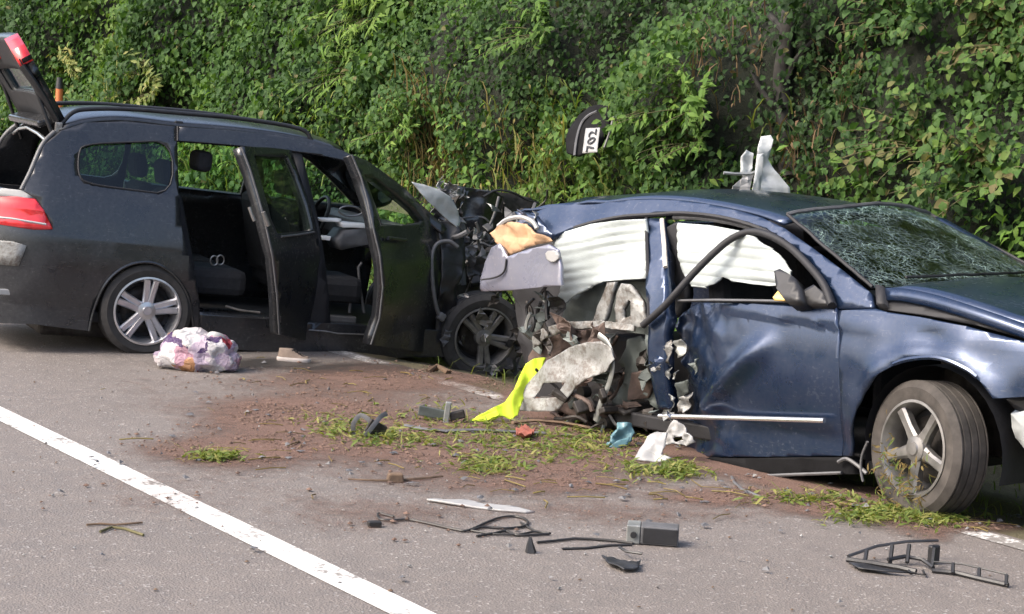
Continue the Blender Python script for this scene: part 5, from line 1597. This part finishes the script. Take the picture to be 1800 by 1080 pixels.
# white strip
st = own('plastic_strip', 'long thin white plastic strip lying on the asphalt above the black cable', 'strip', 845, 886)
loose_sheet('strip', st, ground_plane(845, 886, .012), [(750, 878), (775, 876), (812, 878), (836, 882), (850, 885), (862, 884), (900, 889), (940, 897), (925, 899), (880, 896), (840, 891), (790, 885)], M['white_plastic'], th=.01, grid=.03, disp=lambda a, b: .012 * nz(a * 6, b * 6, 1))
# cable with plug and control box
cb = own('cable', 'thin black cable lying in loops on the asphalt, plug at its left end', 'cable', 800, 930)
def gpts(L, h=.008, n=5): return [rel(cb, GV(p.x, p.y)) + Vector((0, 0, h)) for p in crspline(L, n)]
tube('wire', gpts([(692, 912), (666, 906), (668, 916), (690, 918), (720, 917), (760, 925), (800, 934), (822, 936), (850, 924), (876, 914), (905, 911), (926, 918), (922, 928), (890, 932), (850, 930), (828, 936)]), .006, M['cable'], cb, 6)
tube('wire', gpts([(828, 936), (870, 942), (910, 943), (940, 938), (967, 941), (940, 936), (915, 922)]), .005, M['cable'], cb, 6)
tube('wire', gpts([(838, 946), (868, 941), (890, 937), (910, 944), (965, 942)]), .006, M['cable'], cb, 6)
box('plug', rel(cb, GV(658, 927)) + Vector((0, 0, .014)), (.06, .035, .028), M['cable'], cb, Matrix.Rotation(.3, 3, 'Z'), .006)
bx = own('control_box', 'small dark grey electronic box with a pale end lying on the asphalt', 'box', 1148, 960)
c = Vector((0, .05, 0))
box('box_case', c + Vector((.03, 0, .044)), (.165, .11, .080), M['grey_plastic'], bx, Matrix.Rotation(radians(-6), 3, 'Z'), .006)
box('box_end', c + Vector((-.083, .012, .044)), (.06, .112, .082), M['galv'], bx, Matrix.Rotation(radians(-6), 3, 'Z'), .005)
tube('box_socket', [c + Vector((-.088, -.046, .044)), c + Vector((-.089, -.058, .044))], .014, M['black_plastic'], bx, 12)
box('box_face', c + Vector((.028, -.0555, .044)), (.15, .006, .066), M['black_plastic'], bx, Matrix.Rotation(radians(-6), 3, 'Z'), .002)
tube('lead', [rel(bx, GV(x, y)) + Vector((0, 0, .008)) for x, y in ((1112, 958), (1080, 954), (1040, 951), (1010, 950), (975, 954), (944, 957))], .006, M['cable'], bx, 6)
tube('strap', [rel(bx, GV(x, y)) + Vector((0, 0, .006)) for x, y in ((988, 967), (1030, 966), (1070, 961), (1110, 960))], .009, M['cable'], bx, 6, .5)
cn = own('plastic_spike', 'small upright black plastic spike at the end of the cable', 'plastic piece', 933, 972)
tube('spike', [Vector((0, 0, 0)), Vector((-.004, 0, .03)), Vector((-.006, .004, .068))], [.026, .018, .005], M['black_plastic'], cn, 5)
# black shard
sd = own('plastic_shard', 'small curved black plastic shard lying in front of the grey box', 'plastic piece', 1092, 994)
loose_sheet('shard', sd, ground_plane(1092, 994, .02), [(1058, 976), (1078, 980), (1104, 988), (1126, 984), (1122, 998), (1096, 1000), (1070, 990)], M['black_plastic'], th=.006, grid=.02, disp=lambda a, b: .05 * abs(a) ** 1.3 + .01 * nz(a * 20, b * 20))
tube('shard_rib', [rel(sd, GV(x, y)) + Vector((0, 0, .03)) for x, y in ((1088, 974), (1100, 982), (1128, 986))], .006, M['black_plastic'], sd, 6)
# broken grille frame
gl = own('grille_frame', 'broken black plastic grille frame lying on the asphalt in front of the navy wheel', 'grille', 1600, 995)
def gp(x, y, h): return rel(gl, GV(x, y)) + Vector((0, 0, h))
tube('frame_bar', [gp(1490, 990, .03), gp(1540, 984, .06), gp(1590, 984, .08), gp(1646, 984, .085)], .010, M['black_plastic'], gl, 6, .6)
tube('frame_bar', [gp(1488, 992, .02), gp(1530, 998, .02), gp(1580, 1004, .015), gp(1610, 1010, .012)], .012, M['black_plastic'], gl, 6)
tube('frame_bar', [gp(1560, 996, .03), gp(1590, 992, .035), gp(1620, 996, .03), gp(1640, 1006, .02)], .009, M['black_plastic'], gl, 6)
tube('frame_bar', [gp(1638, 1008, .012), gp(1680, 1012, .012), gp(1720, 1022, .012), gp(1772, 1034, .012)], .010, M['black_plastic'], gl, 6)
tube('frame_bar', [gp(1640, 1004, .04), gp(1690, 1010, .045), gp(1768, 1026, .04)], .004, M['black_plastic'], gl, 6)
tube('frame_bar', [gp(1592, 1002, .012), gp(1600, 1012, .012), gp(1626, 1016, .012), gp(1622, 1008, .012)], .006, M['black_plastic'], gl, 6)
for x, y in ((1522, 992), (1566, 994), (1596, 993), (1640, 1000)):
    tube('grille_rib', [gp(x - 2, y + 2, .015), gp(x, y - 4, .078 if x > 1560 else .05)], .009, M['black_plastic'], gl, 6)
for x, y in ((1674, 1013), (1720, 1022), (1768, 1034)):
    tube('grille_rib', [gp(x, y, .012), gp(x, y - 4, .045)], .008, M['black_plastic'], gl, 6)
loose_sheet('frame_web', gl, ground_plane(1530, 996, .02), [(1492, 988), (1520, 990), (1560, 1000), (1600, 1006), (1560, 1004), (1510, 998)], M['black_plastic'], th=.006, grid=.05)
box('frame_corner', gp(1640, 992, .045), (.05, .03, .08), M['black_plastic'], gl, Matrix.Rotation(.5, 3, 'Z'), .008)
# wood
wd = own('wood_block', 'broken brown wood block with a split stick lying on the red soil', 'wood', 694, 849)
box('block', Vector((0, .02, .022)), (.085, .06, .045), M['wood'], wd, Matrix.Rotation(.2, 3, 'Z'), .008, (.85, .9))
tube('stick', [rel(wd, GV(x, y)) + Vector((0, 0, .01)) for x, y in ((612, 846), (650, 848), (690, 849), (740, 845), (778, 841))], [.004, .006, .009, .005], M['wood'], wd, 6)
tg_ = own('twig', 'forked pale twig lying on the near lane left of the centre line', 'twig', 200, 930)
tube('twig_stem', [rel(tg_, GV(x, y)) + Vector((0, 0, .008)) for x, y in ((176, 938), (196, 930), (220, 933), (252, 944))], .006, M['stem'], tg_, 6)
tube('twig_fork', [rel(tg_, GV(x, y)) + Vector((0, 0, .008)) for x, y in ((152, 926), (176, 924), (202, 926), (250, 922))], .005, M['wood'], tg_, 6)
rd_ = own('bent_rod', 'thin bent dark rod on the asphalt below the navy sill', 'rod', 1310, 862)
tube('rod', [rel(rd_, GV(x, y)) + Vector((0, 0, h)) for x, y, h in ((1286, 842, .01), (1290, 852, .012), (1304, 864, .01), (1324, 872, .01), (1342, 880, .008))], .008, M['grey_plastic'], rd_, 6)
# scrap between the cars
sc1 = own('twisted_bracket', 'twisted dark metal bracket standing on the red soil between the cars', 'scrap metal', 645, 770)
def sp1(x, y, h): return rel(sc1, GV(x, y)) + Vector((0, 0, h))
tube('bracket_loop', crspline([sp1(622, 768, .01), sp1(620, 768, .07), sp1(632, 768, .12), sp1(650, 770, .09), sp1(660, 770, .02)], 4), .005, M['grey_plastic'], sc1, 6, 3.0)
tube('bracket_arm', crspline([sp1(640, 772, .01), sp1(652, 772, .06), sp1(668, 770, .12), sp1(678, 768, .13)], 4), .005, M['grey_plastic'], sc1, 6, 3.0)
box('bracket_plate', sp1(660, 770, .05), (.11, .02, .08), M['iron'], sc1, Matrix.Rotation(.5, 3, 'Y') @ Matrix.Rotation(.4, 3, 'Z'), .006)
sc2 = own('metal_stub', 'upright grey metal stub in the weeds left of the yellow vest', 'scrap metal', 785, 745)
box('stub', Vector((0, 0, .06)), (.035, .03, .14), M['galv'], sc2, Matrix.Rotation(.1, 3, 'Y'), .006)
box('stub_plate', Vector((-.09, .03, .055)), (.16, .02, .06), M['olive'], sc2, Matrix.Rotation(.15, 3, 'Y'), .006)
box('stub_fin', Vector((.06, .02, .05)), (.09, .04, .05), M['iron'], sc2, Matrix.Rotation(-.3, 3, 'Y'), .008)
sc3 = own('flat_bar', 'long flat grey bar lying in the weeds below the yellow vest', 'scrap metal', 780, 765)
tube('bar', [rel(sc3, GV(x, y)) + Vector((0, 0, .02)) for x, y in ((712, 754), (740, 760), (780, 764), (830, 762), (880, 764), (960, 768))], .018, M['grey_plastic'], sc3, 6, .5)
tube('bar', [rel(sc3, GV(x, y)) + Vector((0, 0, .03)) for x, y in ((900, 752), (940, 748), (990, 752), (1040, 762))], .016, M['wood'], sc3, 6, .6)
sc4 = own('red_fragment', 'small red orange plastic fragment in the weeds below the wheel house', 'plastic piece', 922, 764)
loose_sheet('fragment', sc4, ground_plane(922, 764, .03), [(906, 758), (920, 752), (940, 760), (932, 770), (912, 768)], M['red_plastic'], th=.006, grid=.02, disp=crumple(.05, 15, 2))
sc5 = own('teal_casing', 'cracked teal plastic casing lying under the torn navy door pillar', 'plastic piece', 1088, 786)
TP2 = Plane(GV(1088, 788), (1, .2, 0), (0, .3, 1))
loose_sheet('casing', sc5, TP2, [(1066, 786), (1074, 770), (1084, 758), (1086, 742), (1110, 744), (1112, 762), (1104, 780), (1086, 788)], M['teal'], th=.02, grid=.02, disp=crumple(.06, 10, 2))
loose_sheet('casing_flap', sc5, TP2, [(1066, 788), (1082, 776), (1104, 770), (1100, 782), (1084, 790)], M['teal'], th=.01, grid=.02, disp=lambda a, b: .05)
sc6 = own('sill_cover', 'pale grey plastic sill cover leaning against the rear end of the navy door', 'plastic piece', 1140, 812)
TP3 = Plane(GV(1140, 814), (1, -.3, 0), (0, .8, 1))
loose_sheet('cover', sc6, TP3, [(1116, 808), (1124, 788), (1138, 768), (1156, 760), (1172, 762), (1170, 784), (1162, 800), (1180, 806), (1170, 812), (1130, 812)], M['white_plastic'], th=.012, grid=.02, disp=crumple(.03, 9, 3))
sc7 = own('crumpled_liner', 'crumpled white plastic liner hanging on the corner of the navy sill', 'plastic piece', 1196, 812)
TP4 = Plane(NM @ pl_n(-.99).pt(1196, 770), NM.to_3x3() @ Vector((1, 0, 0)), NM.to_3x3() @ Vector((0, 0, 1)))
loose_sheet('liner', sc7, TP4, [(1170, 782), (1176, 760), (1186, 738), (1198, 742), (1206, 756), (1220, 768), (1222, 778), (1210, 784), (1190, 780)], M['white_plastic'], holes=[[(1186, 770), (1202, 766), (1204, 774), (1190, 777)]], th=.008, grid=.015, disp=crumple(.05, 11, 4))
sc8 = own('hinge_scrap', 'small brown metal scrap on the road in front of the slate car front wheel', 'scrap metal', 768, 656)
for k in range(5):
    a = random.uniform(0, 6.28)
    tube('scrap_bar', [Vector((cos(a) * .10, sin(a) * .05, .01)), Vector((0, 0, .05)), Vector((-cos(a + .6) * .09, -sin(a + .6) * .06, .015))], .010, M['wood'], sc8, 6, 1.6)
# weeds caught in the navy wheel
Pq = []; 
for k in range(150):
    r = random.uniform(.08, .30); a = random.gauss(-1.9, .75)
    Pq.append((r * cos(a), -.125 - random.uniform(0, .03), r * sin(a)))
Pq = np.array(Pq); n = len(Pq)
cw = leaves_obj('caught_weeds', Pq, np.stack([rng.normal(0, .5, n), -np.ones(n), rng.normal(0, .5, n)], 1), rng.normal(0, 1, (n, 3)), rng.uniform(.02, .065, n), .2, rng.uniform(.0, .6, n), M['dry'], .1, .2, nw)
cw['kind'] = 'stuff'
Pq = Pq[:60] + np.array([0, -.008, -.02]); n = len(Pq)
cw = leaves_obj('caught_grass', Pq, np.stack([rng.normal(0, .5, n), -np.ones(n), rng.normal(0, .5, n)], 1), rng.normal(0, 1, (n, 3)), rng.uniform(.03, .07, n), .16, rng.uniform(.0, .6, n), M['grass'], .1, .2, nw)
cw['kind'] = 'stuff'

# ------------------------------------------------------------------ ripped sheet metal on both wrecks
shards(ncar, pl_n, 9, 945, 1075, 572, 612, ['galv', 'rust', 'olive', 'iron'], 61, 18, 40, -.86, -.70)
shards(ncar, pl_n, 9, 1020, 1150, 640, 740, ['iron', 'rust', 'olive', 'iron'], 62, 14, 34, -.72, -.55)
shards(ncar, pl_n, 9, 1150, 1196, 590, 735, ['galv_pale', 'navy_paint', 'galv', 'olive'], 63, 6, 12, -.90, -.84)
shards(ncar, pl_n, 7, 930, 985, 520, 580, ['iron', 'black_plastic', 'olive'], 64, 12, 26, -.85, -.6)
shards(ncar, pl_n, 4, 906, 950, 376, 402, ['navy_paint', 'galv_pale', 'lilac_paint'], 65, 8, 16, -.80, -.7)
def pl_b(y): return Plane((0, y, 0), (1, 0, 0), (0, 0, 1), BM_)
shards(bcar, pl_b, 26, 765, 900, 345, 470, ['black_plastic', 'iron', 'grey_plastic', 'black_paint', 'galv'], 66, 10, 34, -.8, -.1)
shards(bcar, pl_b, 16, 765, 830, 430, 600, ['black_plastic', 'iron', 'grey_plastic', 'black_paint'], 67, 8, 26, -.9, -.5)
shards(bcar, pl_b, 12, 800, 935, 510, 650, ['black_plastic', 'iron', 'alloy_dark', 'trim_dark'], 68, 8, 26, -1.02, -.9)
shards(bcar, pl_b, 8, 725, 810, 325, 385, ['galv_pale', 'grey_plastic', 'white_plastic'], 69, 8, 20, -.7, -.4)
# splinters of plastic and trim
rs = random.Random(90)
V = []; Fc = []
for k in range(230):
    x, y, a, b, w = rs.choice(BLOBS[:11] + [(900, 950, 500, 70, 1), (600, 720, 500, 60, 1)])
    p = GV(min(1790, max(10, rs.gauss(x, a * .8))), max(630, rs.gauss(y, b * .9)))
    L = rs.uniform(.006, .030) * (1 if rs.random() < .9 else 1.8); az_ = rs.uniform(0, 6.28); q = len(V); hgt = rs.uniform(.006, .02)
    for i in range(4):
        an = az_ + i * 1.57 + rs.uniform(-.4, .4); r = L * rs.uniform(.4, 1.2)
        V.append((p.x + r * cos(an), p.y + r * sin(an), p.z + .010 + rs.uniform(0, hgt)))
    V.append((p.x, p.y, p.z + .012 + hgt))
    Fc += [(q, q + 1, q + 4), (q + 1, q + 2, q + 4), (q + 2, q + 3, q + 4), (q + 3, q, q + 4)]
sp_ = mesh_obj('trim_splinters', V, Fc, M['grey_plastic'])
tag(sp_, 'small splinters of dark plastic trim scattered around both wrecks', 'splinters', kind='stuff')
